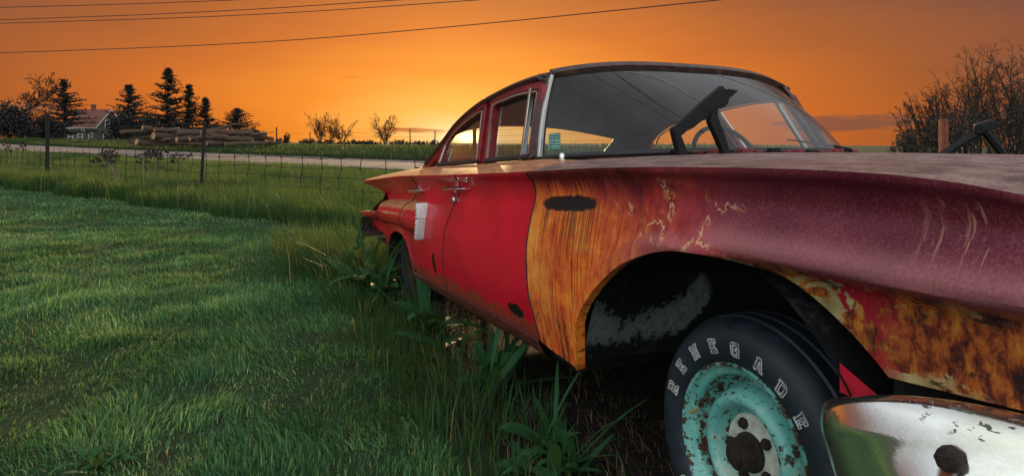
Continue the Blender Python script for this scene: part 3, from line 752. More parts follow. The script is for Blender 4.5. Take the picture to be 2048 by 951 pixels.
def greenhouse(side, D):
    nrm = (0, -side*.95, .32)
    d, rd, q = D['door'], D['rdoor'], D['quarter']
    bs = lambda s: hb(s) + .004
    # window frames
    A0, A1 = (1.185, bs(1.185)), (1.295, 1.258)
    B0, B1 = (1.70, bs(1.70)), (1.875, 1.235)
    top = [(s, f_top(s)) for s in np.linspace(1.33, 1.84, 8)]
    ribbon([gp(*A0, side), gp(lerp(A0[0], A1[0], .5), lerp(A0[1], A1[1], .5), side), gp(*A1, side)] + [gp(s, h, side) for s, h in top] + [gp(*B1, side), gp(*B0, side)], .034, .03, nrm, M['redframe'], 'window_frame', d)
    ribbon([gp(1.21, A0[1]+.012, side, .012), gp(1.32, 1.236, side, .012)] + [gp(s, h-.022, side, .012) for s, h in top] + [gp(1.845, 1.213, side, .012), gp(1.685, bs(1.69)+.01, side, .012)], .008, .010, nrm, M['trim'], 'window_trim', d)
    ribbon([gp(1.20, bs(1.2)+.008, side, .008), gp(1.70, bs(1.7)+.008, side, .008)], .018, .02, nrm, M['rubber'], 'window_seal', d)
    # vent window divider and panes
    v0, v1 = (1.275, bs(1.275)), (1.415, 1.262)
    ribbon([gp(*v0, side, .006), gp(*v1, side, .006)], .018, .022, nrm, M['trim'], 'vent_divider', d)
    glasspane('window_glass', [v0, v1] + [(s, f_top(s)-.01) for s in np.linspace(1.5, 1.84, 5)] + [(1.86, 1.22), (1.70, bs(1.7))], side, d, M['glass'])
    glasspane('vent_window', [(1.20, bs(1.2)), (1.30, 1.24), v1, v0], side, d, M['ventglass'])
    B0, B1 = (1.80, bs(1.80)), (1.965, 1.222)
    top = [(s, f_top(s)) for s in np.linspace(2.03, 2.52, 10)]
    C0 = (2.585, bs(2.585)); C1 = (2.575, 1.0)
    ribbon([gp(*B0, side), gp(*B1, side)] + [gp(s, h, side) for s, h in top] + [gp(2.57, 1.045, side), gp(*C1, side), gp(*C0, side)], .034, .03, nrm, M['redframe'], 'window_frame', rd)
    ribbon([gp(1.825, B0[1]+.01, side, .012), gp(1.985, 1.195, side, .012)] + [gp(s, h-.024, side, .012) for s, h in top[:-1]] + [gp(2.54, 1.02, side, .012), gp(2.55, bs(2.55)+.01, side, .012)], .008, .010, nrm, M['trim'], 'window_trim', rd)
    glasspane('window_glass', [B0, B1] + top + [C1, C0], side, rd, M['glass'])
    ribbon([gp(1.80, bs(1.8)+.008, side, .008), gp(2.58, bs(2.58)+.008, side, .008)], .018, .02, nrm, M['rubber'], 'window_seal', rd)
    # centre pillar between the doors
    ribbon([gp(1.75, bs(1.75), side, -.02), gp(1.92, 1.245, side, -.02)], .09, .03, nrm, M['redframe'], 'centre_pillar', car)
    # quarter light and rear pillar
    glasspane('quarter_window', [(2.61, bs(2.61)), (2.60, 1.01), (2.64, .985), (2.80, bs(2.8))], side, q, M['glass'])
    ribbon([gp(2.60, bs(2.6), side), gp(2.598, 1.02, side), gp(2.655, .985, side), gp(2.74, .93, side), gp(2.83, bs(2.83), side)], .026, .028, nrm, M['redframe'], 'quarter_window_frame', q)
M['redframe'] = simple('red_window_frame', (.20, .008, .014), .4, 0, .45, 18, .2)
M['ventglass'] = m_glass('vent_glass', .22, (.5, .55, .56))
greenhouse(1, R_); greenhouse(-1, L_)

# ---- roof shell with the side rails and rear pillars; rear window let into it
crown = spline([(1.15, .050), (1.3, .060), (1.8, .085), (2.4, .105), (2.8, .10), (3.2, .06), (3.75, .01)])
edge = spline([(1.15, 1.316), (1.35, 1.322), (1.54, 1.314), (1.83, 1.285), (2.11, 1.242), (2.42, 1.158), (2.63, 1.045), (2.80, .957), (3.02, .86)])
mid = spline([(1.15, 1.362), (1.30, 1.383), (1.6, 1.402), (2.0, 1.40), (2.4, 1.372), (2.8, 1.305), (3.1, 1.22), (3.45, 1.03), (3.72, .875)])
def roof_pt(k, f):
    """k 0..1 from header to tail, f -1..1 across"""
    a = abs(f); sg = 1 if f > 0 else -1
    se = 1.325 + (3.0-1.325)*k; sm = 1.245 + (3.70-1.245)*k
    s = sm + (se-sm)*a**3.0
    he = edge(se); we = wg(se, he) + .012
    hm = mid(sm)
    pr = (1-a**2.6)
    return P(s, sg*a*we if a > 0 else 0, he + (hm-he)*pr)
fs = [math.sin(x)*1.0 for x in np.linspace(-math.pi/2, math.pi/2, 41)]; ks = np.linspace(0, 1, 49)
mb = MB(); mb.cur = 0
b = mb.verts([roof_pt(k, f) for k in ks for f in fs]); rg = MB()
gb = rg.verts([roof_pt(k, f) for k in ks for f in fs]); nf = len(fs)
for i in range(len(ks)-1):
    for j in range(nf-1):
        kk = (ks[i]+ks[i+1])/2; ff = abs(fs[j]+fs[j+1])/2
        q = [i*nf+j, i*nf+j+1, (i+1)*nf+j+1, (i+1)*nf+j]
        if .785 < kk < .965 and ff < .87: rg.face([gb+x for x in q][::-1])
        else: mb.face([b+x for x in q][::-1])
roof = mb.build('roof', M['roof'], car, angle=50)
so = roof.modifiers.new('thick', 'SOLIDIFY'); so.thickness = .022; so.offset = -1
rear_glass = rg.build('rear_window', M['glass'], car, angle=60)
# headliner just under the roof skin
hl = MB(); hl.grid([[tuple(Vector(roof_pt(k, f*.97)) - Vector((0, 0, .035))) for f in fs] for k in np.linspace(.01, .77, 22)])
hl.build('headliner', M['headliner'], roof, angle=60)
for side in (1, -1):
    ribbon([tuple(Vector(gp(1.325+(3.0-1.325)*k, edge(1.325+(3.0-1.325)*k)-.018, side, .022))) for k in np.linspace(0, .93, 30)], .016, .022, (0, -side*.8, .6), M['roof'], 'drip_rail', roof)
    # red header above the doors
    ribbon([gp(s, lerp(f_top(s), edge(s), .5), side, -.004) for s in np.linspace(1.38, 2.62, 24)], .052, .02, (0, -side*.95, .32), M['redframe'], 'door_header', roof)
    # rear pillar skin between quarter light and roof edge
    mbx = MB()
    mbx.grid([[gp(s, lerp(hb(s)-.01, max(edge(s)-.01, hb(s)), f), side, .0) for s in np.linspace(2.62, 3.02, 12)] for f in (0, .5, 1)])
    # skip cells that would close the quarter light: build only the strip along the roof edge
    mbx = MB(); mbx.grid([[gp(s, max(hb(s)-.005, lerp(edge(s), f_top(min(s, 2.7)) if s < 2.6 else edge(s)-.075, f)), side, .004) for s in np.linspace(2.45, 3.04, 16)] for f in (0, .5, 1)], flip=side < 0)
    o = mbx.build('rear_pillar', M['redframe'], car); so = o.modifiers.new('thick', 'SOLIDIFY'); so.thickness = .02; so.offset = 0

# ---- windshield
def ws_pt(u, v):
    """u -1..1 across, v 0 bottom .. 1 top"""
    a = abs(u); sg = 1 if u > 0 else -1
    wb = .80*a; sb = .765 + .40*a**4.2; hbm = .985 - .028*a**4
    wt = .655*a; st = 1.245 + .085*a**3; ht = 1.364 - .050*a**3
    bow = math.sin(v*math.pi)
    s = sb + (st-sb)*v - .045*bow*(1-a**4)*1.0; ww = wb + (wt-wb)*v + .012*bow*a**4; h = hbm + (ht-hbm)*v
    return P(s, sg*ww, h)
us = np.linspace(-1, 1, 49); vs_ = np.linspace(0, 1, 15)
mb = MB(); mb.grid([[ws_pt(u, v) for u in us] for v in vs_], flip=True)
ws = mb.build('windshield', M['windshield'], car, angle=80)
# trim: chrome pillar strips and a dark header strip
def out_off(u, v, d):
    p = Vector(ws_pt(u, v)); e = 1e-3
    a = Vector(ws_pt(min(1, u+e), v))-Vector(ws_pt(u-e, v)); b_ = Vector(ws_pt(u, min(1, v+e)))-Vector(ws_pt(u, v-e))
    nn = a.cross(b_).normalized()
    if nn.x < 0 and abs(nn.x) > .05: nn = -nn
    return p + nn*d
for side in (1, -1):
    pth = [tuple(out_off(side*.985, v, .010)) for v in np.linspace(0, .97, 18)]
    pn = Vector((.35, -side*.94, .1))
    ribbon(pth, .026, .018, pn, M['trim'] if side > 0 else M['roof'], 'windshield_trim', ws)
    ribbon([tuple(Vector(p) + Vector((-.028, side*.004, .0))) for p in pth], .04, .05, pn, M['roof'], 'windshield_pillar', car)
ribbon([tuple(Vector(ws_pt(u, 1.0)) + Vector((-.004, 0, .008))) for u in np.linspace(-.99, .99, 40)], .040, .022, (.5, 0, .85), M['roof'], 'header_trim', ws)
ribbon([tuple(Vector(ws_pt(u, 0.0)) + Vector((.004, 0, .004))) for u in np.linspace(-1, 1, 50)], .026, .018, (.6, 0, .8), M['rubber'], 'windshield_seal', ws)
# inspection sticker inside the lower corner, a run of dried resin, long hairline cracks
def ws_patch(name, u0, u1, v0, v1, off, mat, parent, nu=5, nv=4):
    m_ = MB(); m_.grid([[tuple(out_off(lerp(u0, u1, i/(nu-1)), lerp(v0, v1, j/(nv-1)), off)) for i in range(nu)] for j in range(nv)], flip=True)
    return m_.build(name, mat, parent, angle=80)
stk = ws_patch('inspection_sticker', .925, .962, .09, .27, .003, M['sticker'], ws)
stk['label'] = 'small green printed sticker in the lower windshield corner'
M['crack'] = simple('crack_line', (.24, .21, .18), .4, 0, .3, 50, 0)
def ws_line(pts, r, name='crack', jit=.006, mat=None):
    pp = []
    for (u0, v0), (u1, v1) in zip(pts[:-1], pts[1:]):
        for k in range(7):
            f = k/7; pp.append(tuple(out_off(lerp(u0, u1, f)+random.uniform(-jit, jit), lerp(v0, v1, f)+random.uniform(-jit, jit), .0022)))
    pp.append(tuple(out_off(*pts[-1], .0022)))
    m_ = MB(); m_.tube(pp, r, 4); return m_.build(name, mat or M['crack'], ws)
ws_line([(.55, .93), (.42, .90), (.30, .80), (.22, .62), (.10, .45)], .0011)
ws_line([(.36, .92), (.30, .80)], .0009)
ws_line([(-.22, .94), (-.40, .80), (-.56, .62), (-.70, .40), (-.86, .15)], .0013)
ws_line([(-.56, .62), (-.72, .66)], .0009)

# ---- hood, cowl, trunk
mb = MB(); sw = np.linspace(-.93, .0, 24)
def hood_rear(w_): return .70 + .12*(abs(w_)/.73)**3
mb.grid([[P(-.93 + (hood_rear(w_)+.93)*k, w_, T_(-.93 + (hood_rear(w_)+.93)*k, w_) - .001) for w_ in np.linspace(-.735, .735, 41)] for k in np.linspace(0, 1, 34)], flip=True)
hood = mb.build('hood', M['hood'], car, angle=50); so = hood.modifiers.new('thick', 'SOLIDIFY'); so.thickness = .02; so.offset = -1
mb = MB(); rows = []
for f in np.linspace(0, 1, 7):
    r = []
    for w_ in np.linspace(-.79, .79, 41):
        a = abs(w_)/.80; s_b = .765 + .40*a**4.2 + .012; h_b = .985-.028*a**4-.012
        s_h = hood_rear(w_)*0 + (.70+.12*(abs(w_)/.73)**3) + .012; s_h = min(s_h, s_b-.02)
        s = lerp(s_h, s_b, f); dip = -.014*math.sin(f*math.pi)*(1-a**6)
        h = lerp(min(T_(s_h, w_), h_b+.01)-.004, h_b, f) + dip
        r.append(P(s, w_, h))
    rows.append(r)
mb.grid(rows); cowl = mb.build('cowl_panel', M['cowlred'], car, angle=50)
# bits of broken trim and vent slats left on the cowl
for k in range(15):
    w_ = lerp(.42, -.60, k/14) + random.uniform(-.015, .015); a = abs(w_)/.8; s = .745+.40*a**4.2+random.uniform(-.012, .004)
    mb = MB(); mb.box(P(s, w_, .985+random.uniform(0, .008)-.02*a**4), (random.uniform(.018, .03), random.uniform(.03, .065), random.uniform(.010, .02)), Matrix.Rotation(random.uniform(-.3, .3), 3, 'Z'))
    mb.build('cowl_vent_slat', M['cowlred'] if k % 3 else M['black'], cowl, bevel=.003)
# wiper on the far side and the bare near pivot
mb = MB(); mb.tube([P(.765, -.47, .992), P(.84, -.445, 1.012), P(1.0, -.40, 1.036)], [.009, .006, .004], 6); mb.tube([P(1.03, -.39, 1.040), P(.90, -.432, 1.022), P(.78, -.468, 1.001)], .004, 6)
mb.build('wiper', M['black'], cowl)
# chrome washer jet on the fender top
mb = MB(); jx = P(.90, .815, T_(.90, .815)); mb.tube([jx, (jx[0], jx[1], jx[2]+.007)], .014, 12)
mb.grid([[(jx[0]+rx*math.cos(a)*.011, jx[1]+math.sin(a)*.011*rx, jx[2]+z) for a in np.linspace(0, 2*math.pi, 13)] for rx, z in ((1.0, .006), (1.05, .016), (.9, .023), (.5, .027), (.01, .028))], flip=True)
mb.build('washer_jet', M['chrome'], R_['fender'])
mb = MB(); rows = []
for k in np.linspace(0, 1, 20):
    s = 3.03 + k*.92; rows.append([P(s if abs(w_) > .6 else max(s, 3.05), w_, min(T_(s, .72), .88-.085*k) - .012 + .012*(1-(w_/.72)**2)) for w_ in np.linspace(-.705, .705, 25)])
mb.grid(rows); mb.build('trunk_lid', M['redframe'], car, angle=50)
mb = MB(); mb.grid([[P(3.93 - .5*sst(h, .5, .68)+.42*sst(h, .68, .78), w_, h) for w_ in np.linspace(-.93, .93, 12)] for h in np.linspace(.38, .79, 12)])
tp = mb.build('tail_panel', M['redframe'], car, angle=50)
for side in (1, -1):
    mb = MB(); mb.lathe([(.001, -.02), (.055, -.016), (.07, 0), (.075, .02)], 20); o = mb.build('tail_light', M['redlens'], car); o.rotation_euler = (0, 0, math.radians(90)); o.location = P(3.97, side*.66, .60)
mb = MB(); mb.grid([[P(4.06+.05*b_-.10*abs(w_)**6, w_, h) for w_ in np.linspace(-1, 1, 25)] for h, b_ in ((.30, 0), (.33, 1), (.40, 1.3), (.45, 1), (.46, 0))]); mb.build('rear_bumper', M['bumper'], car)

WS0 = -.022
# ---- inner body, wheel wells, interior
for side in (1, -1):
    mb = MB(); mb.grid([[P(s, side*.915, h) for s in (.76, 1.3, 1.9, 2.46)] for h in (.36, .6, .86)]); mb.build('inner_body', M['underside'], car)
    mb = MB(); mb.grid([[P(s, side*.885, h) for s in (2.3, 2.9, 3.3)] for h in (.50, .6, .79)]); mb.build('inner_body', M['underside'], car)
    # front wheel well: dished liner following the opening
    mb = MB(); rows = []
    for a in np.linspace(.12, math.pi-.12, 34):
        s0_, h0_ = .03+.50*math.cos(a), .30+.50*math.sin(a)
        rows.append([P(s0_, side*(.935), max(h0_, .12)), P(.03+.515*math.cos(a), side*.80, max(.30+.53*math.sin(a), .1)), P(.03+.50*math.cos(a), side*.62, max(.30+.52*math.sin(a), .1)), P(.03+.40*math.cos(a), side*.55, max(.30+.42*math.sin(a), .1)), P(.03, side*.53, .3)])
    mb.grid(rows); mb.build('wheel_well', M['liner'], R_['fender'] if side > 0 else L_['fender'], angle=70)
    mb = MB(); rows = []
    for a in np.linspace(-.2, math.pi+.2, 20):
        rows.append([P(3.0+.47*math.cos(a), side*.90, .22+.24*math.sin(a)), P(3.0+.47*math.cos(a), side*.60, .22+.26*math.sin(a)), P(3.0, side*.58, .25)])
    mb.grid(rows); mb.build('wheel_well', M['underside'], R_['quarter'] if side > 0 else L_['quarter'], angle=70)
    # inner door trim seen through the glass
    mb = MB(); mb.grid([[P(s, side*.775, h if h < .9 else hb(s)-.015) for s in np.linspace(1.2, 2.75, 12)] for h in (.36, .6, 1.0)]); mb.build('door_trim', M['interior'], (R_ if side > 0 else L_)['door'])
mb = MB(); mb.grid([[P(s, w_, .30) for s in np.linspace(.62, 3.9, 6)] for w_ in (-.90, -.56, .56, .90)]); mb.build('floor_pan', M['underside'], car)
mb = MB(); mb.box(P(-.15, 0, .34), (1.5, .96, .12)); mb.build('engine_frame', M['underside'], car, bevel=.02)
mb = MB(); mb.tube([P(WS0, -.78, .31), P(WS0, .78, .31)], .035, 8); mb.build('axle', M['underside'], car)
mb = MB(); mb.tube([P(3.0, -.78, .255), P(3.0, .78, .255)], .045, 8); mb.build('axle', M['underside'], car)
mb = MB(); mb.grid([[P(.74, w_, h) for w_ in (-.9, .9)] for h in (.36, .6, .93)]); mb.build('firewall', M['underside'], car)
mb = MB(); mb.grid([[P(s + .16*(1-abs(w_/.78)**2)*0, w_, h - .03*abs(w_/.78)**4) for w_ in np.linspace(-.77, .77, 21)] for s, h in ((.80, .965), (.95, .972), (1.12, .968), (1.20, .945), (1.22, .85), (1.16, .70))]); mb.build('dashboard', M['dash'], car, angle=60)
def seat(s0, wid, htop, name):
    e = empty(name, P(s0, 0, .3), 0, car)
    m1 = MB(); m1.box((.30, 0, .18), (.52, wid, .18)); m1.build('seat_cushion', M['interior'], e, bevel=.05)
    m2 = MB(); m2.box((-.02, 0, (htop-.3)/2+.08), (.15, wid, htop-.3-.16), Matrix.Rotation(-.17, 3, 'Y')); m2.build('seat_back', M['interior'], e, bevel=.05)
seat(2.02, 1.40, .945, 'front_seat'); seat(2.86, 1.38, .90, 'rear_seat')
mb = MB(); mb.box(P(3.25, 0, .855), (.62, 1.36, .02)); mb.build('parcel_shelf', M['interior'], car)
st_e = empty('steering_wheel', P(1.42, -.40, .93), 0, car)
mb = MB(); ring = [(0, .205*math.cos(a), .205*math.sin(a)) for a in np.linspace(0, 2*math.pi, 33)]
rot = Matrix.Rotation(math.radians(-28), 3, 'Y'); mb.tube([rot @ Vector(p) for p in ring], .012, 8, False); mb.build('steering_rim', M['rubber'], st_e)
mb = MB()
for a in (math.radians(200), math.radians(-20)): mb.tube([rot @ Vector((0, 0, 0)), rot @ Vector((0, .2*math.cos(a), .2*math.sin(a)))], .009, 6)
mb.tube([Vector((0, 0, 0)), Vector((.28, 0, -.14))], .022, 8); mb.build('steering_column', M['rubber'], st_e)

# ---- handles, lock, script plate, side spear
def handle(s, h, side, parent):
    y = side*Wd_(s, h); m_ = MB()
    m_.grid([[P(s+ds, y+side*o, h+z-ds*.045) for ds, o, z in ((-.125, .012, .004), (-.10, .030, .006), (-.04, .040, .008), (.05, .042, .008), (.10, .034, .004), (.125, .022, -.002))],
             [P(s+ds, y+side*o, h+z-ds*.045) for ds, o, z in ((-.125, .020, -.001), (-.10, .044, -.003), (-.04, .054, -.005), (.05, .056, -.006), (.10, .048, -.010), (.125, .030, -.012))],
             [P(s+ds, y+side*o, h+z-ds*.045) for ds, o, z in ((-.125, .012, -.008), (-.10, .030, -.014), (-.04, .036, -.018), (.05, .036, -.020), (.10, .030, -.022), (.125, .020, -.020))]], flip=side < 0)
    m_.tube([P(s+.095, y-side*.005, h-.010), P(s+.095, y+side*.046, h-.010)], .013, 12)
    m_.tube([P(s-.10, y-side*.005, h-.002), P(s-.10, y+side*.03, h-.002)], .009, 8)
    o = m_.build('door_handle', M['chrome'], parent, angle=60); so = o.modifiers.new('t', 'SOLIDIFY'); so.thickness = .004
    m_ = MB(); m_.grid([[P(s+ds, y+side*.002*(1), h+z) for ds in np.linspace(-.07, .06, 6)] for z in (-.014, -.03)], flip=side < 0); return o
for side, D in ((1, R_), (-1, L_)):
    handle(1.62, .822, side, D['door']); handle(2.36, .772, side, D['rdoor'])
    y = Wd_(1.685, .762)
    m_ = MB(); m_.tube([P(1.685, side*(y-.004), .762), P(1.685, side*(y+.010), .762), P(1.685, side*(y+.015), .762)], [.019, .019, .013], 16); m_.build('lock_cylinder', M['chrome'], D['door'])
    m_ = MB()
    for dz in (.006, -.006): m_.box(P(1.50, side*(Wd_(1.5, .868)+.004), .868+dz), (.13, .010, .006), Matrix.Rotation(.05, 3, 'Y'))
    for ds in (-.06, .06): m_.box(P(1.50+ds, side*(Wd_(1.5, .868)+.004), .868-ds*.05), (.008, .010, .022))
    m_.build('belt_ornament', M['chrome'], D['door'], bevel=.002)
    # tail-pod spear: bright upper blade and ribbed pale lower half
    sp = empty('side_spear', (0, 0, 0), 0, D['rdoor'])
    up = [(2.130, .632), (2.130, .690), (2.134, .706), (2.142, .714), (2.158, .712), (2.164, .70), (2.166, .630)]
    lo = [(2.130, .630), (2.166, .628), (2.184, .55), (2.184, .522), (2.176, .514), (2.166, .520), (2.142, .565)]
    for nm, pl, mt in (('spear_blade', up, M['lens']), ('spear_lens', lo, M['lens2'] if 'lens2' in M else M['lens'])):
        m_ = MB(); inner = [P(s, side*.955, h) for s, h in pl]
        c_ = (sum(p[0] for p in pl)/len(pl), sum(p[1] for p in pl)/len(pl))
        f1 = [P(s, side*(1.024), h) for s, h in pl]; f2 = [P(lerp(s, c_[0], .18), side*1.032, lerp(h, c_[1], .12)) for s, h in pl]
        fl = side < 0
        b0 = m_.grid([inner, f1, f2], closed_u=True, flip=fl); n_ = len(pl)
        fc = [b0+2*n_+i for i in range(n_)]; m_.face(fc if not fl else fc[::-1])
        m_.build(nm, mt, sp, angle=25, bevel=.002)
    for dz in (.655, .675):
        m_ = MB(); m_.box(P(2.148, side*1.0325, dz), (.02, .004, .005)); m_.build('spear_rib', M['black'], sp)
    for dz in (.55, .575, .60):
        m_ = MB(); m_.box(P(2.158, side*1.0325, dz), (.022, .004, .004)); m_.build('spear_rib', M['trim'], sp)

# ---- wheels
WR, WS_, WH = .325, -.022, .316
_tp = [(.196, -.02), (.198, .004), (.204, .010), (.214, .014), (.235, .019), (.262, .020), (.285, .014), (.300, .004), (.312, -.010), (.318, -.022), (.3185, -.03),
             (.325, -.034), (.326, -.06), (.319, -.063), (.319, -.069), (.327, -.072), (.328, -.098), (.320, -.101), (.320, -.107), (.327, -.110), (.326, -.136), (.318, -.145), (.300, -.17), (.25, -.185), (.2, -.17)]
tyre_prof = [((r-.2)*.815+.2, o) if r > .2 else (r, o) for r, o in _tp]
rim_prof = [(.197, -.018), (.1985, .006), (.196, .012), (.191, .010), (.187, .002), (.181, -.004), (.174, -.006), (.170, -.012), (.167, -.026), (.162, -.050), (.153, -.060), (.146, -.058), (.141, -.046), (.137, -.026),
            (.129, -.010), (.119, -.002), (.109, -.003), (.101, -.013), (.094, -.030), (.088, -.040), (.083, -.042), (.078, -.036)]
plate_prof = [(.082, -.036), (.078, -.031), (.072, -.029), (.050, -.027), (.045, -.026), (.040, -.026)]
hub_prof = [(.043, -.032), (.043, -.018), (.040, -.014), (.037, -.012), (.036, .010), (.033, .016), (.024, .019), (.022, .026), (.012, .030), (.001, .031)]
GLY = {
 'R': [[(0,0),(.36,0),(.36,.14),(.27,.14),(.27,.36),(.42,.36),(.58,.14),(.52,.14),(.52,0),(.86,0),(.86,.14),(.78,.14),(.62,.38),(.76,.46),(.80,.60),(.80,.82),(.70,.96),(.60,1),(0,1),(0,.86),(.09,.86),(.09,.14),(0,.14)], [(.27,.54),(.52,.54),(.60,.60),(.60,.78),(.54,.84),(.27,.84)]],
 'E': [[(0,0),(.78,0),(.78,.32),(.60,.32),(.60,.15),(.28,.15),(.28,.42),(.46,.42),(.46,.34),(.60,.34),(.60,.68),(.46,.68),(.46,.58),(.28,.58),(.28,.85),(.60,.85),(.60,.70),(.78,.70),(.78,1),(0,1),(0,.86),(.09,.86),(.09,.14),(0,.14)]],
 'N': [[(0,0),(.34,0),(.34,.14),(.25,.14),(.25,.66),(.66,0),(.80,0),(.80,.86),(.88,.86),(.88,1),(.54,1),(.54,.86),(.62,.86),(.62,.38),(.24,1),(0,1),(0,.86),(.08,.86),(.08,.14),(0,.14)]],
 'G': [[(.16,0),(.82,0),(.82,.48),(.90,.48),(.90,.60),(.48,.60),(.48,.46),(.62,.46),(.62,.16),(.28,.16),(.22,.22),(.22,.78),(.28,.84),(.60,.84),(.60,.68),(.80,.68),(.80,1),(.16,1),(.02,.86),(.02,.14)]],
 'A': [[(0,0),(.34,0),(.34,.14),(.27,.14),(.31,.28),(.58,.28),(.62,.14),(.55,.14),(.55,0),(.90,0),(.90,.14),(.83,.14),(.58,1),(.20,1),(.20,.86),(.26,.86),(.07,.14),(0,.14)], [(.36,.42),(.54,.42),(.45,.78)]],
 'D': [[(0,0),(.62,0),(.82,.18),(.82,.82),(.62,1),(0,1),(0,.86),(.09,.86),(.09,.14),(0,.14)], [(.28,.16),(.54,.16),(.62,.26),(.62,.74),(.54,.84),(.28,.84)]],
 '5': [[(.04,0),(.64,0),(.80,.14),(.80,.50),(.64,.64),(.26,.64),(.26,.84),(.76,.84),(.76,1),(.06,1),(.06,.48),(.54,.48),(.60,.42),(.60,.22),(.54,.16),(.24,.16),(.24,.28),(.04,.28)]],
}
def side_o(r):
    for (r0, o0), (r1, o1) in zip(tyre_prof[:-1], tyre_prof[1:]):
        if r0 <= r <= r1 and r1 > r0: return o0 + (o1-o0)*(r-r0)/(r1-r0)
    return .01
def letter(ch, deg, r0, hgt, parent):
    """raised white outline glyph wrapped on the sidewall; wheel axes: y outward is -y"""
    mbx = MB(); lw = .0026
    for loop in GLY[ch]:
        n = len(loop); cl = []
        for i in range(n):      # subdivide
            a, b_ = loop[i], loop[(i+1) % n]; k = max(1, int(math.hypot(b_[0]-a[0], b_[1]-a[1])/.2))
            cl += [(lerp(a[0], b_[0], j/k), lerp(a[1], b_[1], j/k)) for j in range(k)]
        def place(x, y, up):
            r = r0 + y*hgt; a = math.radians(deg) - (x-.42)*hgt*.98/(r0+hgt*.5)
            return Vector((r*math.cos(a), -(side_o(r)+up), r*math.sin(a)))
        n = len(cl); rings = []
        for i in range(n):
            p0 = place(*cl[(i-1) % n], 0); p1 = place(*cl[(i+1) % n], 0); t = (p1-p0).normalized(); sdv = t.cross(Vector((0, 1, 0))).normalized()*lw/2
            c0 = place(*cl[i], 0); up = Vector((0, -.0016, 0)); dn = Vector((0, .002, 0))
            rings.append([c0-sdv+dn, c0-sdv+up, c0+sdv+up, c0+sdv+dn])
        rings.append(rings[0]); mbx.grid(rings, closed_u=True)
    return mbx.build('letter', M['letter'], parent, smooth=False)
def wheel(s, h, side, steer=0, detail=True):
    e = empty('wheel', P(s, side*.838, h), 0 if side > 0 else math.pi, car)
    fl = lambda pr: [(r, -o) for r, o in pr]
    m_ = MB(); m_.lathe(fl(tyre_prof), 72); m_.build('tyre', M['tyre'], e, angle=35)
    m_ = MB(); m_.lathe(fl(rim_prof), 72); m_.build('rim', M['wheel'] if detail else M['hubdark'], e, angle=60)
    m_ = MB(); m_.lathe(fl(plate_prof), 48); m_.build('hub_plate', M['plate'] if detail else M['hubdark'], e, angle=50)
    m_ = MB(); m_.lathe(fl(hub_prof), 32); m_.build('hub_cap', M['hubdark'], e, angle=30)
    for k in range(5):
        a = math.radians(72*k+38); c = (.0605*math.cos(a), .0605*math.sin(a))
        m_ = MB(); m_.tube([(c[0], .030, c[1]), (c[0], .020, c[1]), (c[0], .014, c[1])], [.0125, .0125, .009], 6); m_.build('lug_nut', M['hubdark'], e, angle=20)
    a = math.radians(168); m_ = MB(); m_.tube([(.172*math.cos(a), .012, .172*math.sin(a)), (.168*math.cos(a), -.004, .168*math.sin(a)), (.163*math.cos(a), -.016, .163*math.sin(a))], [.0055, .0055, .004], 8); m_.build('valve_stem', M['straw2'], e)
    for k in range(6):
        a = math.radians(60*k+142); m_ = MB(); m_.tube([(.156*math.cos(a), .052, .156*math.sin(a)), (.156*math.cos(a), .046, .156*math.sin(a))], .006, 8); m_.build('rivet', M['hubdark'], e)
    if detail:
        for ch, dg in zip('RENEGADE', (161, 143.5, 126, 108, 90, 72.5, 55.5, 39)): letter(ch, dg, .2195, .0315, e)
        letter('5', -142, .2195, .0315, e)
    return e
M['straw2'] = simple('valve_rubber', (.42, .30, .16), .6)
wheel(WS_, WH, 1); wheel(WS_, WH, -1, detail=False); wheel(3.0, .255, 1, detail=False); wheel(3.0, .255, -1, detail=False)

M['red2'] = simple('bright_red_scrap', (.50, .006, .03), .5)
M['lamptrim'] = simple('rust_edged_white', (.42, .46, .40), .5, 0, .6, 34, .3)
# ---- nose: valance, bumper, lamps
for side in (1, -1):
    m_ = MB(); rows = []
    for h in np.linspace(.46, .66, 8): rows.append([P(s, side*(.885 - .30*max(0, (-.62-s)/.35)**2), h) for s in np.linspace(-.42, -.93, 14)])
    m_.grid(rows, flip=side > 0); vl = m_.build('valance', M['underside'], car)
    m_ = MB(); m_.grid([[P(-.425-.10*k, side*(.900+z), .648+.004*k+dz*(1-.8*k)) for k in np.linspace(0, 1, 8)] for z, dz in ((0, .010), (.010, .006), (.014, -.006), (.0, -.014))], flip=side > 0)
    m_.build('parking_lamp_trim', M['lamptrim'], vl)
    m_ = MB(); m_.grid([[P(-.355-.07*k, side*(.93), lerp(.635-.03*k, .585, f)) for k in np.linspace(0, 1, 6)] for f in (0, 1)], flip=side > 0); m_.build('red_bracket', M['red2'], vl)
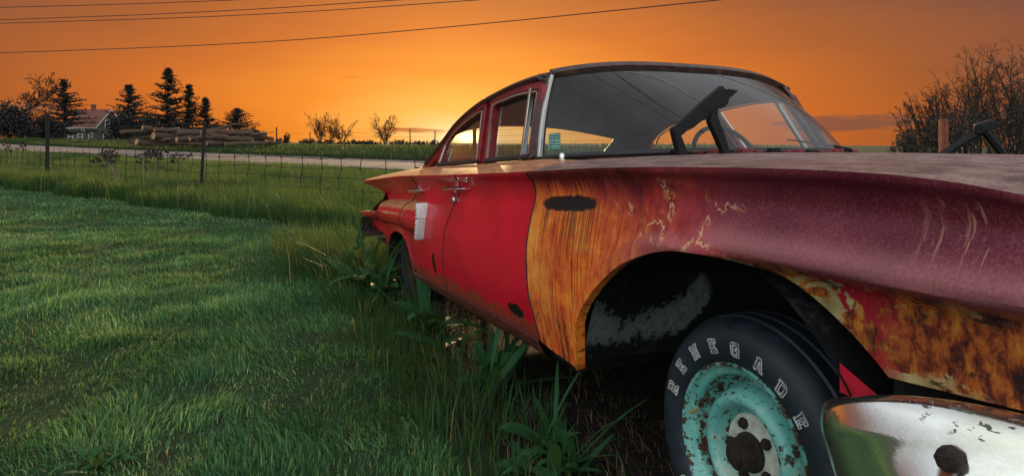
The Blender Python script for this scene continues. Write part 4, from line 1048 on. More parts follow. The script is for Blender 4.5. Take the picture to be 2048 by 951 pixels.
# wraparound front bumper
def m_bump():
    m, n, out = material('pitted_bumper_chrome'); c, s, h = axes(n)
    a = n.noise(c, 9, 6, .7); b = n.noise(c, 210, 3, .6); sp = n.noise(c, 45, 5, .7)
    film = n.step(n.noise(n.scale(c, 7, 7, 12), 1, 6, .72), .44, .66)
    u = n.m('DIVIDE', n.sub(s, n.add(-.600, n.mul(n.sub(b, .5), .004))), .010)
    run = n.mul(n.step(n.m('ABSOLUTE', u), 1.3, .5), n.mul(n.step(h, .618, .600), n.step(h, .54, .575)))
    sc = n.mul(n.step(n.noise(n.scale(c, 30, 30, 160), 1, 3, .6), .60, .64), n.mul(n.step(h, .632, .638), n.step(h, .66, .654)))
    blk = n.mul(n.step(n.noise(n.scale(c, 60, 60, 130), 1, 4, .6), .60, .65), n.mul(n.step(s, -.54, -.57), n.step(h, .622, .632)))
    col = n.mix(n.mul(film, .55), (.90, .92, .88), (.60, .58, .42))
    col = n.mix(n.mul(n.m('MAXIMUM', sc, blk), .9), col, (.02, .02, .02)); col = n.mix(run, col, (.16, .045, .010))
    rs = n.mul(n.step(sp, .70, .76), .7); col = n.mix(rs, col, (.14, .06, .02))
    bad = n.m('MAXIMUM', n.m('MAXIMUM', sc, blk), n.m('MAXIMUM', run, rs))
    pbr(n, out, col, n.add(.10, n.add(n.mul(film, .10), n.mul(bad, .5))), n.sub(.97, n.mul(bad, .9)), n.bump(n.add(n.mul(b, .5), n.mul(a, .3)), .05, .006), .5); return m
M['bump'] = m_bump()
bp = [(-.352, 1.004), (-.375, 1.014), (-.41, 1.022), (-.45, 1.028), (-.50, 1.026), (-.56, 1.016), (-.62, 1.0), (-.69, .970), (-.76, .925), (-.83, .86), (-.89, .76), (-.94, .60), (-.975, .40), (-.99, .2), (-.995, 0)]
btop = spline([(-1.0, .655), (-.75, .664), (-.62, .664), (-.54, .654), (-.47, .634), (-.42, .616), (-.385, .602), (-.352, .584)])
bprof = [(-.070, -.014), (-.040, -.002), (-.020, -.004), (-.007, -.013), (.003, -.029), (.009, -.044), (.014, -.058), (.022, -.073), (.034, -.090), (.046, -.107), (.052, -.120), (.050, -.129), (.042, -.137), (.040, -.155), (.030, -.185), (.0, -.215), (-.06, -.228)]
pts = bp + [(s, -w_) for s, w_ in reversed(bp[:-1])]
rows = []
for i, (s, w_) in enumerate(pts):
    a_, b_ = pts[max(i-1, 0)], pts[min(i+1, len(pts)-1)]; tx, ty = b_[0]-a_[0], b_[1]-a_[1]; L = math.hypot(tx, ty); nx, ny = -ty/L, tx/L
    if nx*s + ny*w_*.2 > 0 and s < -.9 and nx > 0: nx, ny = -nx, -ny
    if s > -.9 and ny*w_ < 0: nx, ny = -nx, -ny
    top = btop(s); r = []; endk = max(0, 1-abs(s+.352)/.05) if s > -.40 else 0
    for o, dz in bprof:
        if dz < -.04: o = lerp(.010 + .06*min(0, dz+.12), o, sst(s, -.44, -.64))
        oo = o*(1-.35*endk) - .012*endk
        slant = -(-dz)*.42*sst(s, -.62, -.352)
        r.append(P(s+nx*oo+slant, w_+ny*oo, top+dz))
    rows.append(r)
mb = MB(); mb.grid([rows[0] and [P(-(p[0])-.012, -p[1]-(.05 if p[1] < 0 else -.05), p[2]) for p in rows[0]]] + rows + [[P(-(p[0])-.012, -p[1]-(.05 if p[1] < 0 else -.05), p[2]) for p in rows[-1]]])
bum = mb.build('front_bumper', M['bump'], car, angle=60)
bum['label'] = 'pitted chrome wraparound bumper end with a rusty bolt'
# smooth it
sub = bum.modifiers.new('sub', 'SUBSURF'); sub.levels = sub.render_levels = 2
mb = MB(); c0 = Vector(P(-.603, 1.026, .601)); nn_ = Vector((.22, -.97, -.02)).normalized()
mb.tube([c0-nn_*.004, c0+nn_*.012, c0+nn_*.016, c0+nn_*.019], [.0160, .0160, .0135, .008], 8); mb.build('bumper_bolt', M['hubdark'], bum, angle=30)
# grille panel and lamps on the nose
mb = MB(); mb.grid([[P(-.92+.05*abs(w_)**4, w_, h) for w_ in np.linspace(-.86, .86, 15)] for h in (.46, .62, .76, .86)]); gr = mb.build('grille_panel', M['underside'], car)
for k in range(5):
    mb = MB(); mb.box(P(-.94, 0, .68+.03*k), (.012, 1.1, .008)); mb.build('grille_bar', M['trim'], gr)
for w_ in (.74, .58, -.58, -.74):
    mb = MB(); mb.lathe([(.001, -.035), (.035, -.03), (.062, -.012), (.07, .0), (.082, -.006), (.085, .01), (.08, .03)], 24)
    o = mb.build('headlight', M['lens'], gr); o.rotation_euler = (0, 0, math.radians(90)); o.location = P(-.925, w_, .76)

# ------------------------------------------------------------------ black bracket standing on the cowl
def plane_s(px, py, s):
    k = (px-1024)/FPX; A0 = .505-s*SN; B0 = 1.455+s*CS; dw = (A0-k*B0)/(CS-k*SN); Y = B0-dw*SN
    return P(s, .84+dw, CZ-(py-HOR)*Y/FPX)
br = empty('hinge_bracket', (CAR[0], CAR[1], 0), CAR_RZ); tag(br, 'black metal hinge bracket standing on the cowl before the windshield', 'bracket')
def brpart(name, pix, s, th):
    m_ = MB(); poly = [plane_s(x, y, s) for x, y in pix]; m_.prism(poly[::-1], (th, 0, 0)); return m_.build(name, M['black'], br, smooth=False, bevel=.002)
brpart('bracket_arm', [(1436.8, 172.1), (1443.5, 180.5), (1450, 178.8), (1468.7, 181.9), (1459, 191), (1450, 198.7), (1448.5, 208.8), (1440, 215.5), (1428, 218.9), (1418, 227), (1406.5, 239), (1396.4, 242.4), (1389.7, 247.5), (1379.6, 256),
        (1366, 262.6), (1357.7, 270.2), (1350, 272), (1342, 262), (1340, 255), (1349.3, 249.2), (1367.8, 232.4), (1408, 196.2)], .700, .022)
brpart('bracket_leg', [(1340, 255), (1354, 260), (1354, 272), (1361, 289.6), (1368, 309), (1351, 309), (1344, 284.5), (1338.3, 261)], .690, .026)
brpart('bracket_leg', [(1428, 216), (1426.7, 230.7), (1440, 267.7), (1453, 308), (1440, 308), (1426.7, 277.8), (1411.5, 244), (1415, 226)], .6915, .024)
m_ = MB(); p1 = Vector(plane_s(1437, 181, .69)); m_.tube([p1, p1+Vector((.012, 0, 0))], .010, 10); m_.build('bracket_pin', M['hubdark'], br)

# ------------------------------------------------------------------ wire fence between lawn and road
fence = empty('wire_fence', (*tn(0, -8.3), 0)); tag(fence, 'rusty woven wire fence on thin steel posts along the verge', 'fence')
M['wire'] = simple('rusty_wire', (.045, .030, .022), .7, .3, .4, 20, 0)
M['post'] = simple('steel_post', (.022, .018, .016), .7, .2, .5, 12, .3)
foff = Vector((*tn(0, -8.3), 0))
FN = -8.3
def fpt(t, h, dn=0):
    x, y = tn(t, FN+dn); return Vector((x, y, zat(x, y)+h)) - foff
def fpost(t, hgt, lean=(0, 0), r=.030):
    m_ = MB(); b_ = fpt(t, -.2); top = fpt(t, hgt) + Vector((*lean, 0)); a = Vector((TD_[0], TD_[1], 0)); c = Vector((ND_[0], ND_[1], 0))
    for u, wd in ((a, c), (c, a)):
        q = [b_-u*r-wd*.006, b_+u*r-wd*.006, b_+u*r+wd*.006, b_-u*r+wd*.006]; m_.prism(q, top-b_)
    m_.build('post', M['post'], fence, smooth=False)
t_of = lambda px: ((-3+FN*ND_[0]) - (px-1024)/FPX*(21+FN*ND_[1])) / (.79+(px-1024)/FPX*.613)
t1, t2 = t_of(94), t_of(400)
fpost(t1, 1.98, (.02, 0), .05); fpost(t2, 1.55, (.10, 0), .032); fpost(t_of(-330), 2.0); fpost(-9.6, 1.3, (0, .05), .03)
wires = [(.14, 1), (.32, 2), (.50, 3), (.66, 4), (.83, 5)]
tt = np.arange(-15, 27, .55)
for h, sd_ in wires:
    m_ = MB(); pp = []
    for i, t in enumerate(np.arange(-15, 27, .275)):
        pp.append(fpt(t, h + .012*math.sin(t*2.1+sd_) + .007*math.sin(t*9+sd_*2) + .012*(i % 2)))
    m_.tube(pp, .0062, 4); m_.build('strand_wire', M['wire'], fence)
rr = random.Random(5)
for t in tt:
    t = t + rr.uniform(-.05, .05); m_ = MB(); k1, k2 = rr.uniform(-.05, .05), rr.uniform(-.05, .05)
    m_.tube([fpt(t, .05), fpt(t+k1*.6, .32), fpt(t+k1, .50), fpt(t+k2, .66), fpt(t+k2*.4, .83), fpt(t, .90+rr.uniform(0, .12))], .0068, 4)
    for h, kk in ((.50, k1), (.66, k2), (.83, k2*.4)):
        m_.box(fpt(t+kk, h+.004), (.028, .028, .024))
    m_.build('stay_wire', M['wire'], fence)
# far fence on the bank
f2 = empty('field_fence', (*tn(20, 11), 0)); tag(f2, 'thin wire fence on dark posts across the road', 'fence'); o2 = Vector((*tn(20, 11), 0))
def f2p(t, h): x, y = tn(t, 11.0); return Vector((x, y, zat(x, y)+h)) - o2
t2of = lambda px: ((-3+11*ND_[0]) - (px-1024)/FPX*(21+11*ND_[1])) / (.79+(px-1024)/FPX*.613)
for px in (870, 820, 762, 690, 620, 553, 505, 443, 365, 270, 200, 130, 40):
    m_ = MB(); t = t2of(px); m_.tube([f2p(t, -.2), f2p(t, 1.15+rr.uniform(-.1, .1)+(.35 if px == 553 else 0))], .045 if px == 553 else .032, 6); m_.build('post', M['post'], f2)
for h in (.45, .75, 1.05):
    m_ = MB(); m_.tube([f2p(t, h+.02*math.sin(t*.8)) for t in np.arange(-3, 80, 2.0)], .005, 4); m_.build('strand_wire', M['wire'], f2)

# ------------------------------------------------------------------ overhead cables
M['cable'] = simple('cable', (.012, .010, .010), .6, 0, .2, 5, 0)
def cable(pix, hh, rad, label):
    pp = []
    for x, y in pix: Y = FPX*(hh-CZ)/(HOR-y); pp.append(Vector(((x-1024)/FPX*Y, Y, hh)))
    a = pp[0]+(pp[0]-pp[1])*1.2; b_ = pp[-1]+(pp[-1]-pp[-2])*1.6
    pp = [a]+pp+[b_]
    # smooth
    for _ in range(3):
        q = [pp[0]]
        for u, v in zip(pp[:-1], pp[1:]): q += [u*.75+v*.25, u*.25+v*.75]
        pp = q+[pp[-1]]
    m_ = MB(); m_.tube(pp, rad, 5); tag(m_.build('overhead_cable', M['cable']), label, 'cable', 'overhead cables crossing the sky')
cable([(0, 106), (500, 88), (900, 55), (1440, 0)], 9.5, .034, 'lowest dark overhead cable crossing the orange sky')
cable([(0, 47), (500, 32), (960, 0)], 9.5, .026, 'upper overhead cable running close above a twin cable')
cable([(0, 40), (420, 25), (800, 0)], 9.7, .026, 'upper overhead cable running close above a twin cable')
cable([(0, 15), (250, 9), (480, 0)], 10.2, .024, 'topmost overhead cable crossing the upper left sky')
# the same line overhead, mirrored in the windshield
CM = Vector((0, 0, CZ)); carM = Matrix.Translation((CAR[0], CAR[1], 0)) @ Matrix.Rotation(CAR_RZ, 4, 'Z')
def ws_hit(px, py):
    best = None
    for u in np.linspace(-.6, .95, 156):
        for v in np.linspace(.02, .98, 49):
            q = carM @ Vector(ws_pt(u, v)); d = q-CM
            e = (1024+FPX*d.x/d.y-px)**2 + (HOR-FPX*d.z/d.y-py)**2
            if best is None or e < best[0]: best = (e, u, v, q)
    _, u, v, q = best; e = 2e-3
    a = carM @ Vector(ws_pt(u+e, v)) - carM @ Vector(ws_pt(u-e, v)); b_ = carM @ Vector(ws_pt(u, v+e)) - carM @ Vector(ws_pt(u, v-e))
    nn = a.cross(b_).normalized(); d = (q-CM).normalized()
    if nn.dot(d) > 0: nn = -nn
    return q, d-2*d.dot(nn)*nn
for (p1, p2), rad, lb in ((((1215, 138), (1425, 283)), .052, 'thicker overhead service cable passing above the car'), (((1175, 134), (1345, 248)), .030, 'thinner overhead service cable passing above the car')):
    hs = []
    for px, py in (p1, ((p1[0]+p2[0])/2, (p1[1]+p2[1])/2), p2):
        q, r = ws_hit(px, py); k = (10.5-q.z)/max(r.z, .12); hs.append(q+r*k)
    m_ = MB(); a = hs[0]+(hs[0]-hs[1])*2; b_ = hs[2]+(hs[2]-hs[1])*2
    m_.tube([a]+hs+[b_], rad, 5); tag(m_.build('overhead_cable', M['cable']), lb, 'cable', 'overhead cables crossing the sky')


# ------------------------------------------------------------------ trees
M['bark'] = simple('dark_bark', (.022, .015, .012), .9, 0, .4, 3, .3)
M['needle'] = simple('spruce_needles', (.007, .010, .007), .85, 0, .45, 1.5, 0)
M['bud'] = simple('spring_buds', (.075, .055, .022), .8, 0, .5, 2, 0)
M['brush'] = simple('brush_leaf', (.028, .022, .012), .85, 0, .5, 2, 0)
def bare_tree(name, X, Y, hgt, label, seed, spread=.55, stems=1, rmin=.01, depth=5, buds=0, group=None, cat='tree', trunk_r=None, droop=0, lean=0, up=.35, z=None, split=(2, 4)):
    R = random.Random(seed); z0 = zat(X, Y)-.15 if z is None else z
    e = empty(name, (X, Y, z0)); tag(e, label, cat, group)
    tr = MB(); cr = MB(); bd = []
    def grow(p, d, ln, r, lev):
        n = 3 if lev < 3 else 2; pts = [p]; rad = [r]
        for i in range(n):
            d = (d + Vector((R.gauss(0, .16), R.gauss(0, .16), R.gauss(0, .10)+.05*up-droop*lev*.03))).normalized()
            p = p + d*ln/n; pts.append(p); rad.append(max(rmin, r*(1-.42*(i+1)/n)))
        (tr if lev <= 1 else cr).tube(pts, rad, 5 if lev < 2 else (4 if lev < 4 else 3), lev < 2)
        if lev >= depth:
            bd.append(p); return
        k = R.randint(*split) + (1 if lev == 0 else 0)
        for i in range(k):
            f = R.uniform(.45, 1.0) if i else 1.0
            j = min(n-1, int(f*n)); q = pts[j].lerp(pts[j+1], f*n-j) if f < 1 else pts[-1]
            a = R.uniform(0, 2*math.pi); s_ = spread*R.uniform(.55, 1.25)
            side = d.cross(Vector((math.cos(a), math.sin(a), .2))).normalized()
            nd = (d*math.cos(s_) + side*math.sin(s_) + Vector((0, 0, up*.35))).normalized()
            grow(q, nd, ln*R.uniform(.58, .86), max(rmin, r*R.uniform(.50, .66)), lev+1)
    for k in range(stems):
        a = R.uniform(0, 2*math.pi); d = Vector((math.cos(a)*.28*(stems > 1)+lean, math.sin(a)*.28*(stems > 1), 1)).normalized()
        off = Vector((math.cos(a)*.15*(stems > 1), math.sin(a)*.15*(stems > 1), 0))
        grow(off, d, hgt*R.uniform(.28, .36), (trunk_r or hgt*.022)*(1 if stems == 1 else .75), 0)
    # fit the height
    mx = max(v[2] for v in cr.v) or 1; sc = hgt/mx
    for m_ in (tr, cr): m_.v = [(v[0]*sc, v[1]*sc, v[2]*sc) for v in m_.v]
    if buds:
        cr.cur = 1
        for p in bd:
            for _ in range(buds):
                q = p*sc + Vector((R.gauss(0, .12), R.gauss(0, .12), R.gauss(0, .12)))*hgt*.09; s_ = R.uniform(.5, 1.3)*max(.02, rmin*2.2)
                u = Vector((R.gauss(0, 1), R.gauss(0, 1), R.gauss(0, 1))).normalized()*s_; v = u.orthogonal().normalized()*s_*.7
                b = cr.verts([q-u, q+v, q+u, q-v]); cr.face([b, b+1, b+2, b+3])
        cr.build('crown', None, e, mats=[M['bark'], M['bud']])
    else: cr.build('crown', M['bark'], e)
    tr.build('trunk', M['bark'], e); return e
def limb_tree(name, X, Y, hgt, label, seed, stems=4, fan=.35, rad=.05, rmin=.009, twig=1.0, buds=0, group=None, cat='tree', start=.18):
    """several long rising limbs, side branches all along them, fine twigs at the ends"""
    R = random.Random(seed); e = empty(name, (X, Y, zat(X, Y)-.1)); tag(e, label, cat, group); tr = MB(); cr = MB(); tips = []
    def twigs(p, d, ln, r, lev):
        n = 3; pts = [p]; rr_ = [r]
        for i in range(n):
            d = (d + Vector((R.gauss(0, .20), R.gauss(0, .20), R.gauss(.09, .10)))).normalized(); p = p+d*ln/n; pts.append(p); rr_.append(max(rmin*.75, r*(1-.5*(i+1)/n)))
        cr.tube(pts, rr_, 4 if lev < 2 else 3, False); tips.append(p)
        if lev >= 3: return
        for k in range(R.randint(2, 4) if lev < 2 else R.randint(1, 3)):
            f = R.uniform(.25, 1); j = min(n-1, int(f*n)); q = pts[j].lerp(pts[j+1], min(1, f*n-j)); a = R.uniform(0, 6.28)
            sd = d.cross(Vector((math.cos(a), math.sin(a), .3))).normalized(); twigs(q, (d*.82+sd*.6).normalized(), ln*R.uniform(.40, .66), max(rmin*.8, r*.55), lev+1)
    for k in range(stems):
        a = 2*math.pi*k/stems + R.uniform(-.5, .5); fn = fan*R.uniform(.4, 1.15); H = hgt*R.uniform(.74, 1.0) if k else hgt
        n = 10; pts = []; rad_ = []; p = Vector((math.cos(a)*.1, math.sin(a)*.1, 0)); d = Vector((math.cos(a)*fn*.9, math.sin(a)*fn*.9, 1)).normalized()
        for i in range(n+1):
            pts.append(p.copy()); rad_.append(max(rmin, rad*R.uniform(.8, 1.1)*(1-.86*i/n)))
            d = (d + Vector((R.gauss(0, .07)+math.cos(a)*fn*.03, R.gauss(0, .07)+math.sin(a)*fn*.03, .02))).normalized(); p = p + d*(H/n)/max(.75, d.z)*.97
        tr.tube(pts, rad_, 6, False)
        for i in range(1, n+1):
            f = i/n
            if f < start: continue
            for _ in range(R.randint(1, 3)):
                b_ = R.uniform(0, 6.28); dd_ = (pts[i]-pts[i-1]).normalized(); sd = dd_.cross(Vector((math.cos(b_), math.sin(b_), .2))).normalized()
                q = pts[i-1].lerp(pts[i], R.random()); twigs(q, (dd_*.80+sd*.62).normalized(), hgt*twig*R.uniform(.12, .24)*(1.15-.6*f), max(rmin, rad_[i]*.6), 0 if f < .8 else 1)
    mx = max(v[2] for v in cr.v); sc = hgt/mx
    for m_ in (tr, cr): m_.v = [(v[0]*sc, v[1]*sc, v[2]*sc) for v in m_.v]
    if buds:
        cr.cur = 1
        for p in tips:
            if R.random() > buds: continue
            q = p*sc; s_ = R.uniform(.6, 1.5)*rmin*2.6; u = Vector((R.gauss(0, 1), R.gauss(0, 1), R.gauss(0, 1))).normalized()*s_; v = u.orthogonal().normalized()*s_*.7
            b = cr.verts([q-u, q+v, q+u, q-v]); cr.face([b, b+1, b+2, b+3])
        cr.build('crown', None, e, mats=[M['bark'], M['bud']])
    else: cr.build('crown', M['bark'], e)
    tr.build('trunk', M['bark'], e); return e
def spruce(X, Y, hgt, label, seed, wid=.30, group='spruces behind the log pile', gappy=0., z=None, low=.06):
    R = random.Random(seed); z0 = zat(X, Y)-.2 if z is None else z; e = empty('spruce_tree', (X, Y, z0)); tag(e, label, 'tree', group)
    m_ = MB(); m_.tube([(0, 0, 0), (R.gauss(0, .06), 0, hgt*.5), (0, 0, hgt)], [hgt*.017, hgt*.011, .03], 6); m_.build('trunk', M['bark'], e)
    c = MB(); y = low*hgt
    while y < hgt*.985:
        f = y/hgt; L = hgt*wid*1.95*(1-f)**.85*(1 if f > .12 else .8)
        for k in range(R.randint(4, 7)):
            if R.random() < gappy: continue
            a = R.uniform(0, 2*math.pi); l = max(.25, L*R.uniform(.45, 1.22)); yj = y + hgt*.02*R.uniform(-1, 1); dr = -.10-.25*(1-f)*R.random()+.45*f
            d = Vector((math.cos(a), math.sin(a), 0)); n = max(3, int(l/.38))
            prev = Vector((0, 0, yj))
            c.tube([prev, prev+d*l*.6+Vector((0, 0, dr*l*.5)), prev+d*l+Vector((0, 0, dr*l*.55+.12*l))], [.05, .035, .015], 3, False)
            for i in range(n):
                g = (i+.6)/n; p = prev + d*l*g + Vector((0, 0, dr*l*g*(1-.35*g)+.10*l*g*g))
                for _ in range(3):
                    sx = .52*(1.15-.5*g)*R.uniform(.6, 1.3)*(hgt/12)**.5
                    u = Vector((R.gauss(0, 1), R.gauss(0, 1), R.gauss(-.15, .35))).normalized()*sx*1.2; v = Vector((R.gauss(0, .6), R.gauss(0, .6), -.5)).normalized()*sx*.55
                    q = p + Vector((R.gauss(0, .12), R.gauss(0, .12), R.gauss(0, .06)))
                    b = c.verts([q-u*.4, q+u, q+v+u*.2]); c.face([b, b+1, b+2])
        y += hgt*.034*R.uniform(.7, 1.2)*(1.15-.55*f)
    c.build('crown', M['needle'], e, smooth=False); return e
def shrub(name, X, Y, hgt, wid, label, seed, n=900, mat='brush', size=.14, group=None, cat='shrub', gap=.0):
    R = random.Random(seed); e = empty(name, (X, Y, zat(X, Y)-.05)); tag(e, label, cat, group); st = MB(); lf = MB(); tips = []
    for k in range(int(16+wid*3)):
        a = R.uniform(0, 2*math.pi); r = R.uniform(0, wid/2); p = Vector((math.cos(a)*r*.5, math.sin(a)*r*.4, 0)); h = hgt*math.sqrt(max(.05, 1-(r/(wid/2))**2))*R.uniform(.6, 1.1)
        q = Vector((math.cos(a)*r, math.sin(a)*r*.8, h)); md = p.lerp(q, .5)+Vector((R.gauss(0, .1), R.gauss(0, .1), .1*h))
        st.tube([p, md, q], [.03, .02, .01], 4, False); tips += [(md, q)]
        for _ in range(4):
            b0 = md.lerp(q, R.random()); st.tube([b0, b0+Vector((R.gauss(0, .3), R.gauss(0, .3), R.uniform(0, .5)))*hgt*.4], [.012, .006], 3, False)
    for _ in range(n):
        md, q = R.choice(tips); p = md.lerp(q, R.uniform(-.6, 1.1)) + Vector((R.gauss(0, .16), R.gauss(0, .16), R.gauss(0, .13)))*hgt*.7; p.z = abs(p.z)
        s_ = size*R.uniform(.5, 1.4); u = Vector((R.gauss(0, 1), R.gauss(0, 1), R.gauss(0, 1))).normalized()*s_; v = u.orthogonal().normalized()*s_*.6
        b = lf.verts([p-u, p+v, p+u, p-v]); lf.face([b, b+1, b+2, b+3])
    st.build('stems', M['bark'], e); lf.build('foliage', M[mat], e, smooth=False); return e

def px_tree(px, Y, top): 
    X = (px-1024)/FPX*Y; z = zat(X, Y); return X, hpx(top, Y)-z
# left group round the house
Y = 104; X, h = px_tree(46, Y, 140); bare_tree('oak_tree', X, Y, h, 'leaning bare round-crowned tree left of the house', 19, .60, 1, .030, 7, 0, None, trunk_r=.30, lean=-.10, up=.22, split=(2, 3))
Y = 112; X, h = px_tree(128, Y, 156); spruce(X, Y, h, 'ragged open pine standing left of the house', 3, .34, None, .35, low=.2)
for px, Y, top, wid, lb, sd_, gp_ in ((258, 112, 166, .34, 'broad dark spruce right against the house gable', 11, .12), (336, 108, 132, .27, 'tallest pointed spruce behind the log pile', 12, .08),
        (378, 110, 166, .24, 'slim spruce standing beside the tallest spruce', 13, .12), (411, 112, 192, .26, 'small gappy spruce at the end of the spruce row', 14, .25), (474, 106, 214, .62, 'low wide spreading conifer at the right end of the log pile', 15, .2)):
    X, h = px_tree(px, Y, top); spruce(X, Y, h, lb, sd_, wid, gappy=gp_)
for px, Y, top, wid, lb, sd_ in ((18, 96, 205, 7.5, 'dark bushy thicket at the foot of the bare tree', 21), (95, 102, 226, 6.0, 'low dark bush beneath the ragged pine', 22), (246, 98, 228, 5.2, 'dense dark bush hiding the house gable', 23), (296, 100, 236, 6.0, 'dark bush between the house and the tallest spruce', 24), (355, 101, 246, 7.0, 'wide dark bush under the tallest spruce', 26), (425, 101, 252, 6.0, 'dark bush under the small gappy spruce', 27), (505, 100, 262, 4.4, 'small dark bush trailing off beyond the log pile', 25)):
    X, h = px_tree(px, Y, top); shrub('dark_bush', X, Y, h, wid, lb, sd_, 2600, 'needle', .22, 'dark bushes round the house')
# middle distance bare trees
for px, Y, top, st_, lb, sd_, spn in ((573, 92, 262, 4, 'small bare bush standing alone on the far field edge', 31, .5), (640, 100, 221, 2, 'tall bare tree with fanned branches on the far field edge', 32, .42), (660, 101, 224, 1, 'slender bare tree tight between two larger bare trees', 33, .40),
        (682, 99, 234, 2, 'bare tree with low branches reaching over the field', 34, .55), (770, 100, 226, 3, 'rounded bare tree with budding twigs standing apart', 35, .46)):
    X, h = px_tree(px, Y, top); limb_tree('bare_tree', X, Y, h, lb, sd_, st_+2, spn*.95, .075, .017, 1.45, .3 if px == 770 else 0, 'bare trees on the far field edge', start=.12)
for px, top, wid, sd_ in ((560, 285, 3, 41), (612, 286, 4, 42), (655, 284, 5, 47), (705, 285, 6, 43), (738, 282, 4, 44), (800, 279, 5, 45), (838, 282, 4, 46), (868, 280, 4, 48)):
    Y = 96; X, h = px_tree(px, Y, top); shrub('field_scrub', X, Y, max(.7, h), wid, 'low dark scrub along the far field edge', sd_, 420, 'brush', .12, 'scrub on the far field edge')
# right: thicket beyond the hood
for px, Y, top, st_, lb, sd_, spn in ((1838, 30, 190, 3, 'small leaning bare shrub at the open end of the thicket', 51, .52), (1880, 29, 150, 3, 'low budding tree just behind the red post', 52, .5), (1925, 28, 118, 2, 'mid-height budding tree in the thicket beyond the hood', 53, .45),
        (1955, 30, 75, 2, 'tall upright bare tree in the thicket beyond the hood', 54, .40), (2010, 29, 66, 2, 'tall forked bare tree with long branches beyond the hood', 55, .42), (2052, 28, 62, 2, 'tall bare tree at the dense end of the thicket', 56, .42), (2110, 29, 80, 2, 'bare tree behind the dense end of the thicket', 57, .42), (1905, 32, 140, 2, 'thin twiggy tree filling the middle of the thicket', 58, .5), (1985, 33, 105, 3, 'many-stemmed tree filling the back of the thicket', 59, .5), (1860, 31, 175, 3, 'bushy low tree beside the small leaning shrub', 60, .55), (2035, 33, 120, 3, 'many-stemmed twiggy tree in the dense end of the thicket', 66, .5)):
    X, h = px_tree(px, Y, top); limb_tree('thicket_tree', X, Y, h, lb, sd_, st_+2, spn*.72, .055, .0085, 1.0, .35, 'trees in the thicket beyond the hood', start=.12)
for px, Y, top, wid, lb, sd_ in ((1815, 27, 262, 1.6, 'reddish twiggy shrub at the thicket edge', 61), (1880, 27, 235, 2.6, 'tangled brush behind the red post', 62), (1950, 26, 225, 3.0, 'tangled brush behind the black frame', 63), (2030, 26, 215, 3.2, 'tangled dense brush at the end of the thicket', 64)):
    X, h = px_tree(px, Y, top); shrub('thicket_brush', X, Y, h, wid, lb, sd_, 1700, 'brush', .045, 'brush in the thicket beyond the hood')

# ------------------------------------------------------------------ house
M['clap'] = simple('weathered_boards', (.105, .085, .075), .8, 0, .35, 1.2, .2)
M['shingle'] = simple('red_brown_shingles', (.155, .052, .036), .85, 0, .3, 2.5, .2)
M['white'] = simple('white_trim', (.62, .60, .56), .6, 0, .15, 3, 0)
M['pane'] = simple('dark_pane', (.016, .018, .022), .15, 0, .2, 2, 0)
M['brick'] = simple('chimney_brick', (.16, .06, .04), .9, 0, .35, 6, .3)
Y = 118; X = (191-1024)/FPX*Y; zb = zat(X, Y); hs = empty('farmhouse', (X, Y, zb-.1), math.radians(40)); tag(hs, 'small grey farmhouse with red-brown roof and brick chimney', 'house')
eave = hpx(253, Y)-zb; ridge = hpx(223, Y)-zb+.5; Lh, Wh = 5.6, 6.4
# corner at origin: eave wall runs to -x, gable wall recedes to +x+y
gx = Matrix.Rotation(math.radians(38), 3, 'Z') @ Vector((1, 0, 0))
ga = Vector((gx.x, gx.y, 0)); ev = Vector((-ga.y, ga.x, 0)); ev = ev if ev.x < 0 else -ev
Lh = 6.8
def hp(a, b, z): return ga*a + ev*b + Vector((0, 0, z))
mb = MB(); mb.face([mb.verts([hp(0, 0, 0)]), mb.verts([hp(0, Lh, 0)]), mb.verts([hp(0, Lh, eave)]), mb.verts([hp(0, 0, eave)])])
b = mb.verts([hp(0, 0, 0), hp(Wh, 0, 0), hp(Wh, 0, eave), hp(Wh/2, 0, ridge), hp(0, 0, eave)]); mb.face([b, b+1, b+2, b+3, b+4])
b = mb.verts([hp(0, Lh, 0), hp(Wh, Lh, 0), hp(Wh, Lh, eave), hp(Wh/2, Lh, ridge), hp(0, Lh, eave)]); mb.face([b+4, b+3, b+2, b+1, b])
b = mb.verts([hp(Wh, 0, 0), hp(Wh, Lh, 0), hp(Wh, Lh, eave), hp(Wh, 0, eave)]); mb.face([b, b+1, b+2, b+3])
mb.build('wall', M['clap'], hs, smooth=False)
for k in range(7):
    mb = MB(); z = .35+k*eave/7.5; q = [hp(-.03, 0, z), hp(-.03, Lh, z), hp(-.03, Lh, z+.06), hp(-.03, 0, z+.06)]; mb.prism(q, tuple(ga*.02)); mb.build('clapboard', M['clap'], hs, smooth=False)
mb = MB(); ov = .35
for sg in (0, 1):
    e0 = -ov if sg == 0 else Wh+ov; ze = eave-.18
    q = [hp(e0, -ov, ze), hp(e0, Lh+ov, ze), hp(Wh/2, Lh+ov, ridge+.08), hp(Wh/2, -ov, ridge+.08)]; mb.prism(q, (0, 0, .14))
rf = mb.build('roof', M['shingle'], hs, smooth=False)
for a0, a1, z0, z1 in ((-ov, Wh/2, eave-.18, ridge+.08), (Wh/2, Wh+ov, ridge+.08, eave-.18)):
    mb = MB(); mb.prism([hp(a0, -ov-.03, z0-.16), hp(a1, -ov-.03, z1-.16), hp(a1, -ov-.03, z1+.12), hp(a0, -ov-.03, z0+.12)], tuple(ev*.05)); mb.build('bargeboard', M['white'], rf, smooth=False)
mb = MB(); mb.prism([hp(-ov-.04, -ov, eave-.24), hp(-ov-.04, Lh+ov, eave-.24), hp(-ov-.04, Lh+ov, eave-.10), hp(-ov-.04, -ov, eave-.10)], tuple(ga*.05)); mb.build('fascia', M['white'], rf, smooth=False)
mb = MB(); mb.box(hp(Wh/2+.1, Lh*.55, ridge+.35), (.75, .75, 1.5)); ch = mb.build('chimney', M['brick'], rf, smooth=False)
